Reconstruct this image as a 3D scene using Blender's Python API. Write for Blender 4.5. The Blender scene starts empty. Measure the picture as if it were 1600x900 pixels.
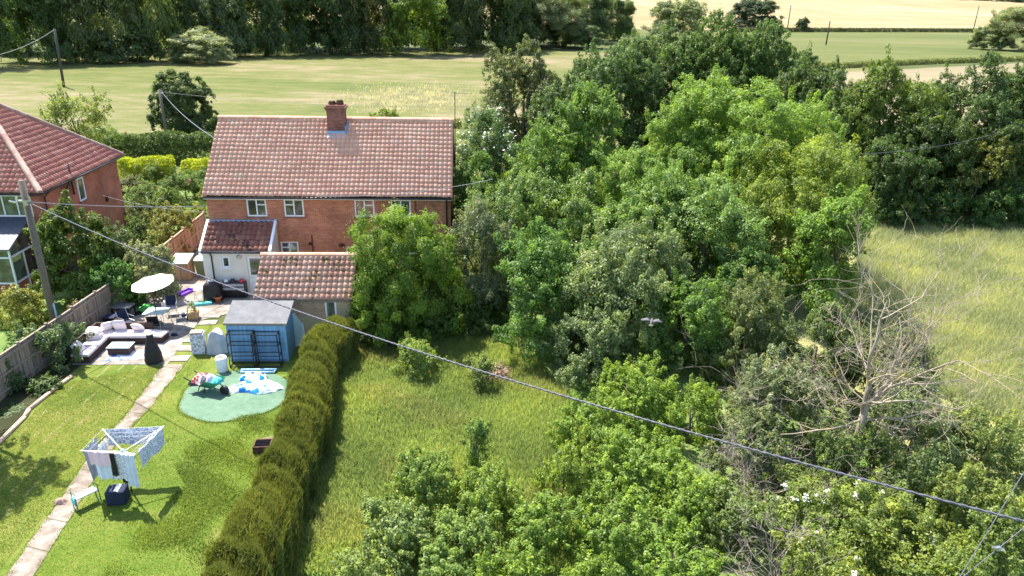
import bpy, math, random, zlib
import numpy as np
from mathutils import Vector, Matrix

SC = bpy.context.scene
COL = SC.collection
R = math.radians
# ------------------------------------------------------------------ camera, sky, sun, exposure
CAM_H, PITCH, ROLL, FPX = 15.0, R(21.9), R(1.24), 1130.0
cam_d = bpy.data.cameras.new('camera'); cam = bpy.data.objects.new('camera', cam_d); COL.objects.link(cam)
cam_d.sensor_width = 36; cam_d.lens = FPX/1600*36; cam_d.clip_start = .1; cam_d.clip_end = 6000
cam.matrix_world = Matrix.Translation((0, 0, CAM_H)) @ Matrix.Rotation(R(90)-PITCH, 4, 'X') @ Matrix.Rotation(ROLL, 4, 'Z')
SC.camera = cam
SUN_EL = R(59); SUN_AZ = math.atan2(-.67, .74)
w = bpy.data.worlds.new('World'); SC.world = w; w.use_nodes = True
nt = w.node_tree; sky = nt.nodes.new('ShaderNodeTexSky'); sky.sky_type = 'NISHITA'; sky.sun_disc = False
sky.sun_elevation = SUN_EL; sky.sun_rotation = SUN_AZ; sky.air_density = 1.0; sky.dust_density = 1.0
nt.links.new(sky.outputs[0], nt.nodes['Background'].inputs[0]); nt.nodes['Background'].inputs[1].default_value = .15
sun_d = bpy.data.lights.new('sun', 'SUN'); sun = bpy.data.objects.new('sun', sun_d); COL.objects.link(sun)
sun_d.energy = 5.0; sun_d.angle = R(.5); sun_d.color = (1, .95, .86)
S = Vector((math.sin(SUN_AZ)*math.cos(SUN_EL), math.cos(SUN_AZ)*math.cos(SUN_EL), math.sin(SUN_EL)))
sun.rotation_euler = (-S).to_track_quat('-Z', 'Y').to_euler(); sun.location = (0, 0, 60)
vs = SC.view_settings; vs.view_transform = 'Standard'; vs.look = 'None'; vs.gamma = 1; vs.use_curve_mapping = False
vs.exposure = 1.42
SC.cycles.max_bounces = 6; SC.cycles.diffuse_bounces = 3; SC.cycles.glossy_bounces = 2; SC.cycles.transmission_bounces = 3
SC.cycles.transparent_max_bounces = 8; SC.cycles.use_denoising = True; SC.cycles.caustics_reflective = False

# ------------------------------------------------------------------ places: real-world points seen at a pixel of the survey photo
_c, _s = math.cos(PITCH), math.sin(PITCH)
def ray(px, py):
    x, y = px-800, py-450; cr, sr = math.cos(ROLL), math.sin(ROLL)
    x, y = x*cr+y*sr, -x*sr+y*cr
    return np.array([x/FPX, _c-(y/FPX)*_s, -_s-(y/FPX)*_c])
def G(px, py, z=0.0):
    d = ray(px, py); return np.array([0, 0, CAM_H])+d*((z-CAM_H)/d[2])
def P(px, py, Y):
    d = ray(px, py); return np.array([0, 0, CAM_H])+d*(Y/d[1])
YAW = R(3.48)
def L(x, y, z=0.0):                     # plot frame: origin at the house's rear left eave corner
    return (-16.286+x*math.cos(YAW)-y*math.sin(YAW), 36.65+x*math.sin(YAW)+y*math.cos(YAW), z)

# ------------------------------------------------------------------ objects
def tag(o, label=None, cat=None, group=None, kind=None):
    if label: o['label'] = label
    if cat: o['category'] = cat
    if group: o['group'] = group
    if kind: o['kind'] = kind
    return o
def thing(name, label, cat, loc=(0, 0, 0), rz=0.0, group=None):
    o = bpy.data.objects.new(name, None); COL.objects.link(o); o.location = loc; o.rotation_euler = (0, 0, rz)
    o.empty_display_size = .2
    return tag(o, label, cat, group)
def link(name, me, mat, parent=None):
    o = bpy.data.objects.new(name, me); COL.objects.link(o)
    if mat: me.materials.append(mat)
    if parent: o.parent = parent
    return o
def copy_tree(o, parent=None):
    c = o.copy(); COL.objects.link(c)
    if parent: c.parent = parent
    for ch in list(o.children): copy_tree(ch, c)
    return c
def np_mesh(name, V, F, attr=None, fattr=None, smooth=False):
    me = bpy.data.meshes.new(name); V = np.asarray(V, np.float32); F = np.asarray(F, np.int32); k = F.shape[1]
    me.vertices.add(len(V)); me.vertices.foreach_set('co', V.ravel())
    me.loops.add(F.size); me.loops.foreach_set('vertex_index', F.ravel())
    me.polygons.add(len(F)); me.polygons.foreach_set('loop_start', np.arange(len(F), dtype=np.int32)*k)
    if smooth: me.polygons.foreach_set('use_smooth', np.ones(len(F), bool))
    if attr is not None:
        a = me.attributes.new('tint', 'FLOAT', 'POINT'); a.data.foreach_set('value', np.asarray(attr, np.float32))
    if fattr is not None:
        a = me.attributes.new('tint', 'FLOAT', 'FACE'); a.data.foreach_set('value', np.asarray(fattr, np.float32))
    me.update(calc_edges=True); me.validate()
    return me

class MB:
    def __init__(s): s.v = []; s.f = []; s.t = []
    def add(s, vs, fs, t=.5):
        n = len(s.v); s.v += [tuple(map(float, p)) for p in vs]
        for f in fs: s.f.append([i+n for i in f]); s.t.append(t)
        return s
    def box(s, x0, x1, y0, y1, z0, z1, t=.5, M=None):
        vs = [Vector((x, y, z)) for z in (z0, z1) for y in (y0, y1) for x in (x0, x1)]
        if M: vs = [M @ v for v in vs]
        return s.add(vs, [(0, 2, 3, 1), (4, 5, 7, 6), (0, 1, 5, 4), (2, 6, 7, 3), (0, 4, 6, 2), (1, 3, 7, 5)], t)
    def cbox(s, c, d, M=None, t=.5):
        c = Vector(c); d = Vector(d)/2
        vs = [Vector((x, y, z)) for z in (-d.z, d.z) for y in (-d.y, d.y) for x in (-d.x, d.x)]
        vs = [c+(M @ v if M else v) for v in vs]
        return s.add(vs, [(0, 2, 3, 1), (4, 5, 7, 6), (0, 1, 5, 4), (2, 6, 7, 3), (0, 4, 6, 2), (1, 3, 7, 5)], t)
    def tube(s, pts, rad, n=8, cap=True, t=.5):
        pts = [Vector(p) for p in pts]
        rad = rad if isinstance(rad, (list, tuple)) else [rad]*len(pts)
        vs = []
        for i, p in enumerate(pts):
            d = (pts[min(i+1, len(pts)-1)]-pts[max(i-1, 0)]).normalized()
            a = d.orthogonal().normalized() if i == 0 else (a-d*a.dot(d)).normalized()
            b = d.cross(a)
            for k in range(n):
                q = 2*math.pi*k/n; vs.append(p+(a*math.cos(q)+b*math.sin(q))*rad[i])
        fs = [(i*n+k, i*n+(k+1) % n, (i+1)*n+(k+1) % n, (i+1)*n+k) for i in range(len(pts)-1) for k in range(n)]
        if cap: fs += [tuple(range(n-1, -1, -1)), tuple(range((len(pts)-1)*n, len(pts)*n))]
        return s.add(vs, fs, t)
    def lathe(s, prof, n=20, c=(0, 0, 0), t=.5, sq=0):
        vs = []
        for r, z in prof:
            for k in range(n):
                q = 2*math.pi*k/n; vs.append((c[0]+r*math.cos(q), c[1]+r*math.sin(q), c[2]+z))
        m = len(prof)
        fs = [(i*n+k, i*n+(k+1) % n, (i+1)*n+(k+1) % n, (i+1)*n+k) for i in range(m-1) for k in range(n)]
        fs += [tuple(range(n-1, -1, -1)), tuple(range((m-1)*n, m*n))]
        return s.add(vs, fs, t)
    def prism(s, poly, axis, a0, a1, t=.5):   # poly of (u,v); axis 'x': u=y,v=z; 'y': u=x,v=z; 'z': u=x,v=y
        def m(u, v, a): return {'x': (a, u, v), 'y': (u, a, v), 'z': (u, v, a)}[axis]
        n = len(poly)
        vs = [m(u, v, a0) for u, v in poly]+[m(u, v, a1) for u, v in poly]
        return s.add(vs, [tuple(range(n)), tuple(range(2*n-1, n-1, -1))]+[(i, i+n, (i+1) % n+n, (i+1) % n) for i in range(n)], t)
    def sheet(s, fn, nu, nv, t=.5, thick=0):
        vs = [fn(i/nu, j/nv) for j in range(nv+1) for i in range(nu+1)]
        fs = [(j*(nu+1)+i, j*(nu+1)+i+1, (j+1)*(nu+1)+i+1, (j+1)*(nu+1)+i) for j in range(nv) for i in range(nu)]
        return s.add(vs, fs, t)
    def obj(s, name, mat, parent=None, smooth=False, bevel=0, solid=0, sub=0):
        me = bpy.data.meshes.new(name); me.from_pydata(s.v, [], s.f)
        a = me.attributes.new('tint', 'FLOAT', 'FACE'); a.data.foreach_set('value', np.asarray(s.t, np.float32))
        import bmesh
        bm = bmesh.new(); bm.from_mesh(me); bmesh.ops.recalc_face_normals(bm, faces=bm.faces[:]); bm.to_mesh(me); bm.free()
        if smooth: me.polygons.foreach_set('use_smooth', np.ones(len(me.polygons), bool))
        o = link(name, me, mat, parent)
        if solid: m = o.modifiers.new('solid', 'SOLIDIFY'); m.thickness = solid; m.offset = 0
        if bevel: m = o.modifiers.new('bevel', 'BEVEL'); m.width = bevel; m.segments = 2; m.limit_method = 'ANGLE'
        if sub: m = o.modifiers.new('sub', 'SUBSURF'); m.levels = sub; m.render_levels = sub
        return o

# ------------------------------------------------------------------ materials
def lin(r, g, b): return tuple(((c/255)/12.92 if c/255 <= .04045 else ((c/255+.055)/1.055)**2.4) for c in (r, g, b))+(1,)
class NT:
    def __init__(s, name):
        s.m = bpy.data.materials.new(name); s.m.use_nodes = True; s.t = s.m.node_tree; s.N = s.t.nodes
        s.p = s.N['Principled BSDF']; s.out = s.N['Material Output']
    def n(s, typ, **k):
        x = s.N.new(typ)
        for a, v in k.items(): setattr(x, a, v)
        return x
    def l(s, a, b): s.t.links.new(a, b)
    def val(s, sock, v):
        if isinstance(v, (int, float, tuple, list)): sock.default_value = v
        else: s.l(v, sock)
    def pos(s, scale=(1, 1, 1), rot=(0, 0, 0), obj=False):
        if obj: src = s.n('ShaderNodeTexCoord').outputs['Object']
        else: src = s.n('ShaderNodeNewGeometry').outputs['Position']
        mp = s.n('ShaderNodeMapping'); mp.inputs['Scale'].default_value = scale; mp.inputs['Rotation'].default_value = rot
        s.l(src, mp.inputs[0]); return mp.outputs[0]
    def noise(s, vec, scale, detail=4, rough=.55):
        x = s.n('ShaderNodeTexNoise'); x.inputs['Scale'].default_value = scale; x.inputs['Detail'].default_value = detail
        x.inputs['Roughness'].default_value = rough; s.l(vec, x.inputs['Vector']); return x.outputs['Fac']
    def ramp(s, fac, stops):
        x = s.n('ShaderNodeValToRGB'); e = x.color_ramp.elements
        while len(e) < len(stops): e.new(.5)
        for i, (p, c) in enumerate(stops): e[i].position = p; e[i].color = c if len(c) == 4 else tuple(c)+(1,)
        s.l(fac, x.inputs[0]); return x.outputs[0]
    def mix(s, fac, a, b, mode='MIX'):
        x = s.n('ShaderNodeMix'); x.data_type = 'RGBA'; x.blend_type = mode
        s.val(x.inputs[0], fac); s.val(x.inputs[6], a); s.val(x.inputs[7], b); return x.outputs[2]
    def math(s, op, a, b=0.0):
        x = s.n('ShaderNodeMath'); x.operation = op; s.val(x.inputs[0], a); s.val(x.inputs[1], b); return x.outputs[0]
    def attr(s, nm='tint'):
        x = s.n('ShaderNodeAttribute'); x.attribute_name = nm; return x.outputs['Fac']
    def bump(s, h, strength=.4, dist=.02):
        x = s.n('ShaderNodeBump'); x.inputs['Strength'].default_value = strength; x.inputs['Distance'].default_value = dist
        s.l(h, x.inputs['Height']); s.l(x.outputs[0], s.p.inputs['Normal'])
    def fin(s, col, rough=.8, spec=.3, metal=0):
        s.val(s.p.inputs['Base Color'], col); s.val(s.p.inputs['Roughness'], rough)
        s.p.inputs['Specular IOR Level'].default_value = spec; s.p.inputs['Metallic'].default_value = metal
        return s.m
def plain(name, c, rough=.7, spec=.3, metal=0, var=.18, scale=6, bump=0):
    m = NT(name); v = m.pos(obj=True)
    f = m.noise(v, scale, 5); d = tuple(x*(1-var*1.6) for x in c[:3]); u = tuple(min(1, x*(1+var)) for x in c[:3])
    col = m.ramp(f, [(.3, d), (.7, u)])
    if bump: m.bump(m.noise(v, scale*6, 3), bump, .01)
    return m.fin(col, rough, spec, metal)
def leaf_mat(name, trans=.36, rough=.52, spec=.36, warm=(1.15, 1.1, .55)):
    m = NT(name); oi = m.n('ShaderNodeObjectInfo')
    t = m.attr(); br = m.ramp(t, [(0, (.8, .86, .75)), (.5, (1.42, 1.42, 1.15)), (1, (2.3, 2.05, 1.25))])
    col = m.mix(1, oi.outputs['Color'], br, 'MULTIPLY'); m.fin(col, rough, spec)
    tr = m.n('ShaderNodeBsdfTranslucent'); tc = m.mix(1, col, warm+(1,), 'MULTIPLY')
    tc2 = m.mix(1, tc, (1.7, 1.7, 1.7, 1), 'MULTIPLY'); m.l(tc2, tr.inputs[0])
    mx = m.n('ShaderNodeMixShader'); mx.inputs[0].default_value = trans
    m.l(m.p.outputs[0], mx.inputs[1]); m.l(tr.outputs[0], mx.inputs[2]); m.l(mx.outputs[0], m.out.inputs[0]); return m.m
M = {}
M['leaf'] = leaf_mat('leaf_foliage')
M['leaf_gloss'] = leaf_mat('glossy_leaf_foliage', .3, .5, .45)
M['needle'] = leaf_mat('conifer_foliage', .35, .6, .25, (1.15, 1.15, .6))
M['blade'] = leaf_mat('grass_blade', .5, .55, .3, (.95, .98, .85))
M['petal'] = plain('white_petal', (.68, .68, .58), .6, .2, 0, .05)
def bark(name, c, lichen=None):
    m = NT(name); v = m.pos((1, 1, .35), obj=True); f = m.noise(v, 9, 6, .7)
    col = m.ramp(f, [(.25, tuple(x*.5 for x in c)), (.75, c)])
    if lichen: col = m.mix(m.ramp(m.noise(m.pos(obj=True), 2.3, 5), [(.55, (0, 0, 0)), (.66, (.8, .8, .8))]), col, lichen+(1,))
    m.bump(f, .5, .02); return m.fin(col, .85, .2)
M['bark'] = bark('tree_bark', (.16, .13, .1)); M['dead'] = bark('dead_wood', (.42, .35, .265), (.42, .32, .07))
M['twig'] = bark('grey_twigs', (.36, .30, .25)); M['pole'] = bark('weathered_pole_wood', (.19, .165, .13))
M['pole_far'] = bark('dark_pole_wood', (.10, .09, .085))
def tile_mat(name, stops, moss=None, moss_lo=.56):
    m = NT(name); t = m.attr(); v = m.pos(obj=True)
    c = m.ramp(t, stops); big = m.noise(v, .7, 4)
    c = m.mix(m.ramp(big, [(.35, (0, 0, 0)), (.7, (.5, .5, .5))]), c, stops[0][1]+(1,))
    fine = m.noise(v, 14, 4); c = m.mix(.3, c, m.ramp(fine, [(.3, (.55, .5, .5)), (.7, (1.2, 1.2, 1.2))]), 'MULTIPLY')
    if moss:
        k = m.noise(v, 1.4, 3); k2 = m.noise(v, 7.5, 3)
        mk = m.ramp(m.math('ADD', m.math('MULTIPLY', k, .45), m.math('MULTIPLY', k2, .55)), [(moss_lo, (0, 0, 0)), (moss_lo+.03, (1, 1, 1))])
        c = m.mix(mk, c, moss+(1,))
    m.bump(fine, .3, .01); return m.fin(c, .75, .3)
M['tile'] = tile_mat('clay_pantiles', [(0, (.54, .275, .185)), (.5, (.66, .36, .245)), (.85, (.70, .41, .285)), (1, (.72, .48, .36))], (.50, .44, .30), .60)
M['tile_red'] = tile_mat('red_clay_pantiles', [(0, (.34, .12, .09)), (.6, (.46, .19, .135)), (1, (.56, .30, .21))])
M['tile_moss'] = tile_mat('mossy_clay_pantiles', [(0, (.40, .20, .14)), (.6, (.50, .29, .21)), (1, (.58, .38, .28))], (.13, .10, .025), .56)
M['tile_dark'] = tile_mat('stained_brown_pantiles', [(0, (.17, .06, .045)), (.6, (.25, .10, .07)), (1, (.33, .17, .12))], (.035, .025, .018), .55)
def brick_mat(name, c1, c2, mortar, patch=None):
    m = NT(name); tc = m.n('ShaderNodeTexCoord'); sx = m.n('ShaderNodeSeparateXYZ'); m.l(tc.outputs['Object'], sx.inputs[0])
    cx = m.n('ShaderNodeCombineXYZ'); m.l(m.math('ADD', sx.outputs[0], sx.outputs[1]), cx.inputs[0]); m.l(sx.outputs[2], cx.inputs[1])
    b = m.n('ShaderNodeTexBrick'); m.l(cx.outputs[0], b.inputs['Vector']); b.inputs['Scale'].default_value = 1
    b.inputs['Brick Width'].default_value = .225; b.inputs['Row Height'].default_value = .075; b.inputs['Mortar Size'].default_value = .009
    b.inputs['Color1'].default_value = c1+(1,); b.inputs['Color2'].default_value = c2+(1,); b.inputs['Mortar'].default_value = mortar+(1,)
    b.inputs['Bias'].default_value = -.1
    f = m.noise(tc.outputs['Object'], .8, 7, .65); col = m.mix(.8, b.outputs[0], m.ramp(f, [(.36, (.62, .6, .6)), (.5, (1, 1, 1)), (.64, (1.32, 1.3, 1.28))]), 'MULTIPLY')
    if patch: col = m.mix(m.ramp(m.noise(tc.outputs['Object'], .9, 2), [(.5, (0, 0, 0)), (.56, (.75, .75, .75))]), col, patch+(1,))
    m.bump(b.outputs['Fac'], -.3, .01); return m.fin(col, .85, .25)
M['brick'] = brick_mat('red_brick', (.33, .105, .058), (.48, .185, .10), (.44, .27, .18))
M['brick_red'] = brick_mat('deep_red_brick', (.33, .09, .06), (.40, .125, .08), (.30, .17, .12))
M['brick_old'] = brick_mat('mixed_old_brick', (.34, .17, .10), (.46, .30, .17), (.42, .34, .25), (.42, .36, .2))
M['brick_dark'] = brick_mat('sooty_brick', (.17, .06, .045), (.30, .11, .075), (.2, .14, .11))
M['white'] = plain('white_upvc', (.80, .81, .82), .35, .5, 0, .03)
M['render'] = plain('cream_render', (.72, .68, .60), .9, .2, 0, .06, 2, .1)
def glass_mat():
    m = NT('dark_window_glass'); m.p.inputs['Coat Weight'].default_value = .6
    f = m.noise(m.pos(obj=True), 2.2, 3); m.bump(m.noise(m.pos(obj=True), 3, 1), .05, .02)
    return m.fin(m.ramp(f, [(.4, (.025, .03, .03)), (.62, (.10, .12, .11))]), .06, .9)
M['glass'] = glass_mat()
M['clear'] = plain('pale_table_glass', (.42, .55, .56), .08, .8, 0, .1)
M['black'] = plain('black_plastic', (.02, .02, .022), .45, .5, 0, .2); M['blackcloth'] = plain('black_cover', (.022, .02, .02), .6, .35, 0, .3, 4, .4)
M['metal'] = plain('dark_metal', (.02, .021, .024), .4, .5, .3, .1); M['steel'] = plain('galvanised_steel', (.55, .56, .57), .35, .5, .9, .1)
M['lead'] = plain('blue_lead_flashing', (.22, .36, .58), .45, .5, 0, .12)
M['wicker'] = plain('dark_brown_wicker', (.055, .03, .024), .7, .35, 0, .3, 30, .6)
M['cushion'] = plain('pale_pink_cushion', (.74, .66, .66), .9, .15, 0, .06, 3)
M['canvas'] = plain('cream_canvas', (.82, .78, .70), .9, .15, 0, .04, 2)
def fence_mat(name, c):
    m = NT(name); v = m.pos((1, 1, .06), obj=True); f = m.noise(v, 11, 5, .65); t = m.attr()
    col = m.ramp(f, [(.25, tuple(x*.6 for x in c)), (.75, tuple(x*1.2 for x in c))])
    col = m.mix(.7, col, m.ramp(t, [(0, (.6, .6, .6)), (1, (1.3, 1.25, 1.2))]), 'MULTIPLY'); m.bump(f, .3, .01); return m.fin(col, .85, .2)
M['fence'] = fence_mat('grey_weathered_boards', (.27, .215, .17)); M['fence_tan'] = fence_mat('tan_fence_boards', (.50, .33, .22))
M['timber'] = fence_mat('pale_timber', (.58, .42, .31)); M['bluepaint'] = fence_mat('blue_painted_boards', (.19, .37, .57))
M['felt'] = plain('grey_roof_felt', (.155, .155, .16), .85, .3, 0, .14, 3, .3)
M['green_lid'] = plain('pale_green_felt', (.30, .52, .44), .7, .3, 0, .12); M['binbody'] = plain('olive_bin_plastic', (.17, .20, .10), .5, .4, 0, .1)
M['terracotta'] = plain('orange_terracotta', (.60, .20, .07), .7, .3); M['planter'] = plain('tan_stone_planter', (.50, .33, .17), .8, .3, 0, .25, 9)
M['purple'] = plain('purple_plastic', (.20, .05, .55), .4, .4); M['navy'] = plain('navy_fabric', (.022, .030, .06), .8, .2, 0, .2, 8)
M['mowergreen'] = plain('green_mower_body', (.10, .50, .10), .35, .5); M['barrowgreen'] = plain('green_barrow_paint', (.03, .22, .12), .4, .5)
M['turq'] = plain('turquoise_cloth', (.10, .55, .55), .7, .3); M['red'] = plain('red_plastic', (.55, .04, .06), .4, .4)
M['greycloth'] = plain('grey_tarpaulin', (.42, .43, .47), .7, .3, 0, .15, 3); M['bag'] = plain('white_woven_sack', (.75, .78, .82), .7, .3, 0, .08, 12)
M['paleblue'] = plain('pale_blue_vinyl', (.35, .58, .85), .4, .5, 0, .1); M['pink'] = plain('pink_towel', (.75, .55, .62), .95, .1, 0, .06, 8)
M['jeans'] = plain('grey_blue_cotton', (.33, .36, .45), .9, .1, 0, .12, 5); M['skycloth'] = plain('pale_blue_shirt_cotton', (.62, .68, .78), .9, .1, 0, .08, 5)
M['ivory'] = plain('pale_plastic', (.78, .76, .70), .5, .4); M['soil'] = plain('bare_soil', (.16, .11, .07), .95, .1, 0, .35, 4)
M['rust'] = plain('rusty_metal', (.10, .05, .03), .8, .3, .2, .4, 8); M['brownheap'] = plain('dry_brown_cuttings', (.36, .24, .19), .95, .1, 0, .3, 8)
M['pigeon'] = plain('grey_feathers', (.11, .10, .11), .7, .2, 0, .2, 6)
M['greentwine'] = plain('aged_green_plastic', (.02, .10, .06), .5, .4)
def pattern_mat(name, a, b, scale, lo=.48, hi=.52, c=None):
    m = NT(name); v = m.pos(obj=True); vo = m.n('ShaderNodeTexVoronoi'); vo.inputs['Scale'].default_value = scale; m.l(v, vo.inputs['Vector'])
    f = m.math('ADD', m.math('MULTIPLY', vo.outputs['Distance'], .6), m.math('MULTIPLY', m.noise(v, scale*1.3, 2), .5))
    col = m.ramp(f, [(lo, a), (hi, b)])
    if c: col = m.mix(m.ramp(m.noise(v, scale*.45, 2), [(.58, (0, 0, 0)), (.62, (1, 1, 1))]), col, c+(1,))
    return m.fin(col, .9, .15)
M['sheet_print'] = pattern_mat('blue_leaf_print_cotton', (.20, .25, .40), (.62, .66, .74), 16, .46, .56)
M['sheet_print2'] = pattern_mat('grey_leaf_print_cotton', (.30, .33, .40), (.72, .74, .78), 20, .46, .56)
M['sheet_print3'] = pattern_mat('blue_floral_pillow_cotton', (.10, .35, .70), (.72, .75, .85), 8, .45, .5, (.55, .15, .2))
M['tarp'] = pattern_mat('blue_white_vinyl', (.03, .22, .66), (.70, .76, .82), 2.2, .47, .50)
M['rug'] = pattern_mat('blue_white_rug', (.10, .17, .45), (.75, .76, .82), 3.0, .46, .52)
M['blockprint'] = pattern_mat('grey_printed_wrap', (.30, .31, .36), (.62, .63, .68), 9, .46, .54)
def plaid():
    m = NT('red_tartan'); v = m.pos(obj=True); ck = m.n('ShaderNodeTexChecker'); ck.inputs['Scale'].default_value = 9; m.l(v, ck.inputs[0])
    ck.inputs[1].default_value = (.35, .03, .04, 1); ck.inputs[2].default_value = (.55, .50, .48, 1); return m.fin(ck.outputs[0], .9, .1)
M['plaid'] = plaid()

def ground_mat(name, stops, scales=((.12, .5), (.9, .3), (6, .2)), stretch=(1, 1, 1), rot=0, bump=.5, spots=None, bs=14, extra=None):
    m = NT(name); v = m.pos(stretch, (0, 0, rot)); f = None
    for sc, wt in scales:
        x = m.math('MULTIPLY', m.noise(v, sc, 5, .6), wt); f = x if f is None else m.math('ADD', f, x)
    col = m.ramp(f, stops)
    if spots:
        sp = m.noise(v, spots[0], 3); col = m.mix(m.ramp(sp, [(spots[1], (0, 0, 0)), (spots[1]+.1, (.8, .8, .8))]), col, spots[2]+(1,))
    if extra: col = extra(m, col)
    if bump: m.bump(m.noise(m.pos(), bs, 5, .7), bump, .08)
    return m.fin(col, .95, .1)
def joints(sx, sy, dark, strength=.8, rot=3.48):
    def f(m, col):
        q = m.n('ShaderNodeSeparateXYZ'); wv = m.noise(m.pos(), 1.5, 3); m.l(m.pos(rot=(0, 0, R(-rot))), q.inputs[0]); k = None
        for o, sz in ((0, sx), (1, sy)):
            if not sz: continue
            a = m.math('ABSOLUTE', m.math('SUBTRACT', m.math('FRACT', m.math('ADD', m.math('MULTIPLY', q.outputs[o], 1/sz), m.math('MULTIPLY', wv, .06))), .5)); r_ = m.ramp(a, [(.47, (0, 0, 0)), (.488, (strength,)*3)])
            k = r_ if k is None else m.mix(1, k, r_, 'LIGHTEN')
        st = m.ramp(m.noise(m.pos(), 1.1, 6, .7), [(.42, (.55, .52, .48)), (.62, (1.06, 1.05, 1.04))]); return m.mix(k, m.mix(1, col, st, 'MULTIPLY'), dark+(1,))
    return f
def lawn_lines(m, col):                 # pale mown-in sowing lines running up the left lawn
    s = m.n('ShaderNodeSeparateXYZ'); m.l(m.pos(rot=(0, 0, R(-1))), s.inputs[0])
    ln = m.math('ABSOLUTE', m.math('SUBTRACT', m.math('FRACT', m.math('MULTIPLY', m.math('ADD', s.outputs[0], m.math('MULTIPLY', m.noise(m.pos(), .8, 2), .22)), 1.75)), .5))
    k = m.ramp(ln, [(.36, (0, 0, 0)), (.5, (1, 1, 1))]); inl = m.ramp(m.math('ADD', m.math('MULTIPLY', s.outputs[0], -.1), -1.45), [(.0, (0, 0, 0)), (.05, (1, 1, 1))])
    br = m.ramp(m.noise(m.pos(), 1.6, 3), [(.42, (0, 0, 0)), (.62, (.75, .75, .75))])
    gx = m.ramp(m.math('ADD', m.math('MULTIPLY', m.math('ADD', s.outputs[0], m.math('MULTIPLY', m.noise(m.pos(), .5, 4), 2.5)), .16), 2.35), [(.3, (1, 1, 1)), (.9, (.86, .97, .86))]); col = m.mix(1, col, gx, 'MULTIPLY')
    return m.mix(m.mix(1, m.mix(1, k, br, 'MULTIPLY'), inl, 'MULTIPLY'), col, (.25, .22, .11, 1))
M['lawn'] = ground_mat('mown_lawn', [(.38, (.06, .10, .014)), (.47, (.105, .145, .022)), (.54, (.15, .17, .035)), (.62, (.21, .18, .06))], ((.22, .45), (1.3, .3), (9, .25)), spots=(.5, .64, (.22, .19, .06)), extra=lawn_lines)
M['rough'] = ground_mat('rough_garden_grass', [(.36, (0.052, 0.109, 0.021)), (.5, (0.114, 0.179, 0.042)), (.62, (0.210, 0.229, 0.101))], ((.3, .45), (1.8, .3), (9, .25)))
M['hay'] = ground_mat('tall_meadow_ground', [(.4, (.16, .18, .06)), (.5, (.23, .235, .09)), (.6, (.31, .28, .13))], ((.12, .45), (.9, .3), (6, .25)))
M['meadow'] = ground_mat('far_meadow_grass', [(.40, (0.073, 0.094, 0.027)), (.47, (0.107, 0.119, 0.032)), (.52, (0.142, 0.135, 0.054)), (.59, (0.215, 0.172, 0.104))], ((.035, .5), (.35, .3), (2.5, .2)), (.45, 1, 1), R(4), 1, bs=3)
M['paddock'] = ground_mat('green_paddock', [(.36, (0.065, 0.081, 0.025)), (.5, (0.100, 0.112, 0.032)), (.64, (0.140, 0.132, 0.057))], ((.02, .5), (.2, .3), (1.5, .2)), (.25, 1, 1), R(12), .6, bs=2)
M['strip'] = ground_mat('beige_grass_strip', [(.36, (0.156, 0.132, 0.072)), (.6, (0.228, 0.186, 0.114))], ((.04, .5), (.3, .3), (2, .2)), (.3, 1, 1), R(12), .6, bs=2)
def tram(m, col):
    s = m.n('ShaderNodeSeparateXYZ'); m.l(m.pos(rot=(0, 0, R(-24))), s.inputs[0])
    ln = m.math('ABSOLUTE', m.math('SUBTRACT', m.math('FRACT', m.math('MULTIPLY', s.outputs[1], .035)), .5))
    return m.mix(m.ramp(ln, [(.41, (0, 0, 0)), (.46, (.8, .8, .8))]), col, (.24, .19, .075, 1))
M['wheat'] = ground_mat('ripe_wheat', [(.38, (0.229, 0.171, 0.085)), (.5, (0.281, 0.214, 0.115)), (.62, (0.323, 0.262, 0.163))], ((.01, .5), (.08, .3), (1, .2)), (.3, 1, 1), R(15), .4, bs=2, extra=tram)
M['base'] = ground_mat('open_country_ground', [(.4, (.05, .07, .02)), (.6, (.10, .11, .04))], bump=.4)
M['patio'] = ground_mat('pale_concrete_paving', [(.38, (0.281, 0.255, 0.234)), (.62, (0.391, 0.358, 0.329))], ((.5, .5), (3, .3), (14, .2)), bump=.1, extra=joints(.6, .6, (.16, .14, .11), .5))
M['pathc'] = ground_mat('worn_concrete_path', [(.38, (0.228, 0.192, 0.161)), (.62, (0.373, 0.321, 0.275))], ((.6, .5), (3, .3), (14, .2)), bump=.15, spots=(1.1, .66, (.16, .145, .09)), extra=joints(0, 1.15, (.08, .08, .04), .75, -14))
M['bed'] = ground_mat('dark_border_soil', [(.4, (.03, .035, .015)), (.6, (.06, .06, .03))])
M['turf'] = ground_mat('faded_artificial_turf', [(.38, (.085, .155, .10)), (.62, (.145, .215, .15))], ((.5, .5), (4, .3), (30, .2)), bump=.2)

# ------------------------------------------------------------------ ground: one base sheet, surfaces a few mm above it
def flat(name, poly, z, mat, label=None):
    V = [(x, y, z) for x, y in poly]; mb = MB(); mb.add(V, [tuple(range(len(V)))])
    o = mb.obj(name, M[mat]); o['kind'] = 'structure'; return o
def g2(*pts): return [tuple(G(px, py)[:2]) for px, py in pts]
flat('ground', [(-1600, -60), (1600, -60), (1600, 2600), (-1600, 2600)], 0, 'base')
flat('back_meadow', [(-140, 48), (-10, 58), (60, 70), (100, 120), (100, 190), (40, 235), (-20, 232), (-75, 195), (-180, 130), (-180, 48)], .03, 'meadow')
flat('grass_strip', [(45, 90), (260, 150), (420, 330), (205, 259), (60, 168)], .05, 'strip')
flat('green_paddock', [(40, 185), (205, 261), (430, 334), (640, 640), (330, 512), (40, 402)], .07, 'paddock')
flat('right_meadow', [(12, 23), (17, 20), (60, 18), (75, 60), (30, 55), (13, 48)], .01, 'hay')
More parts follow.
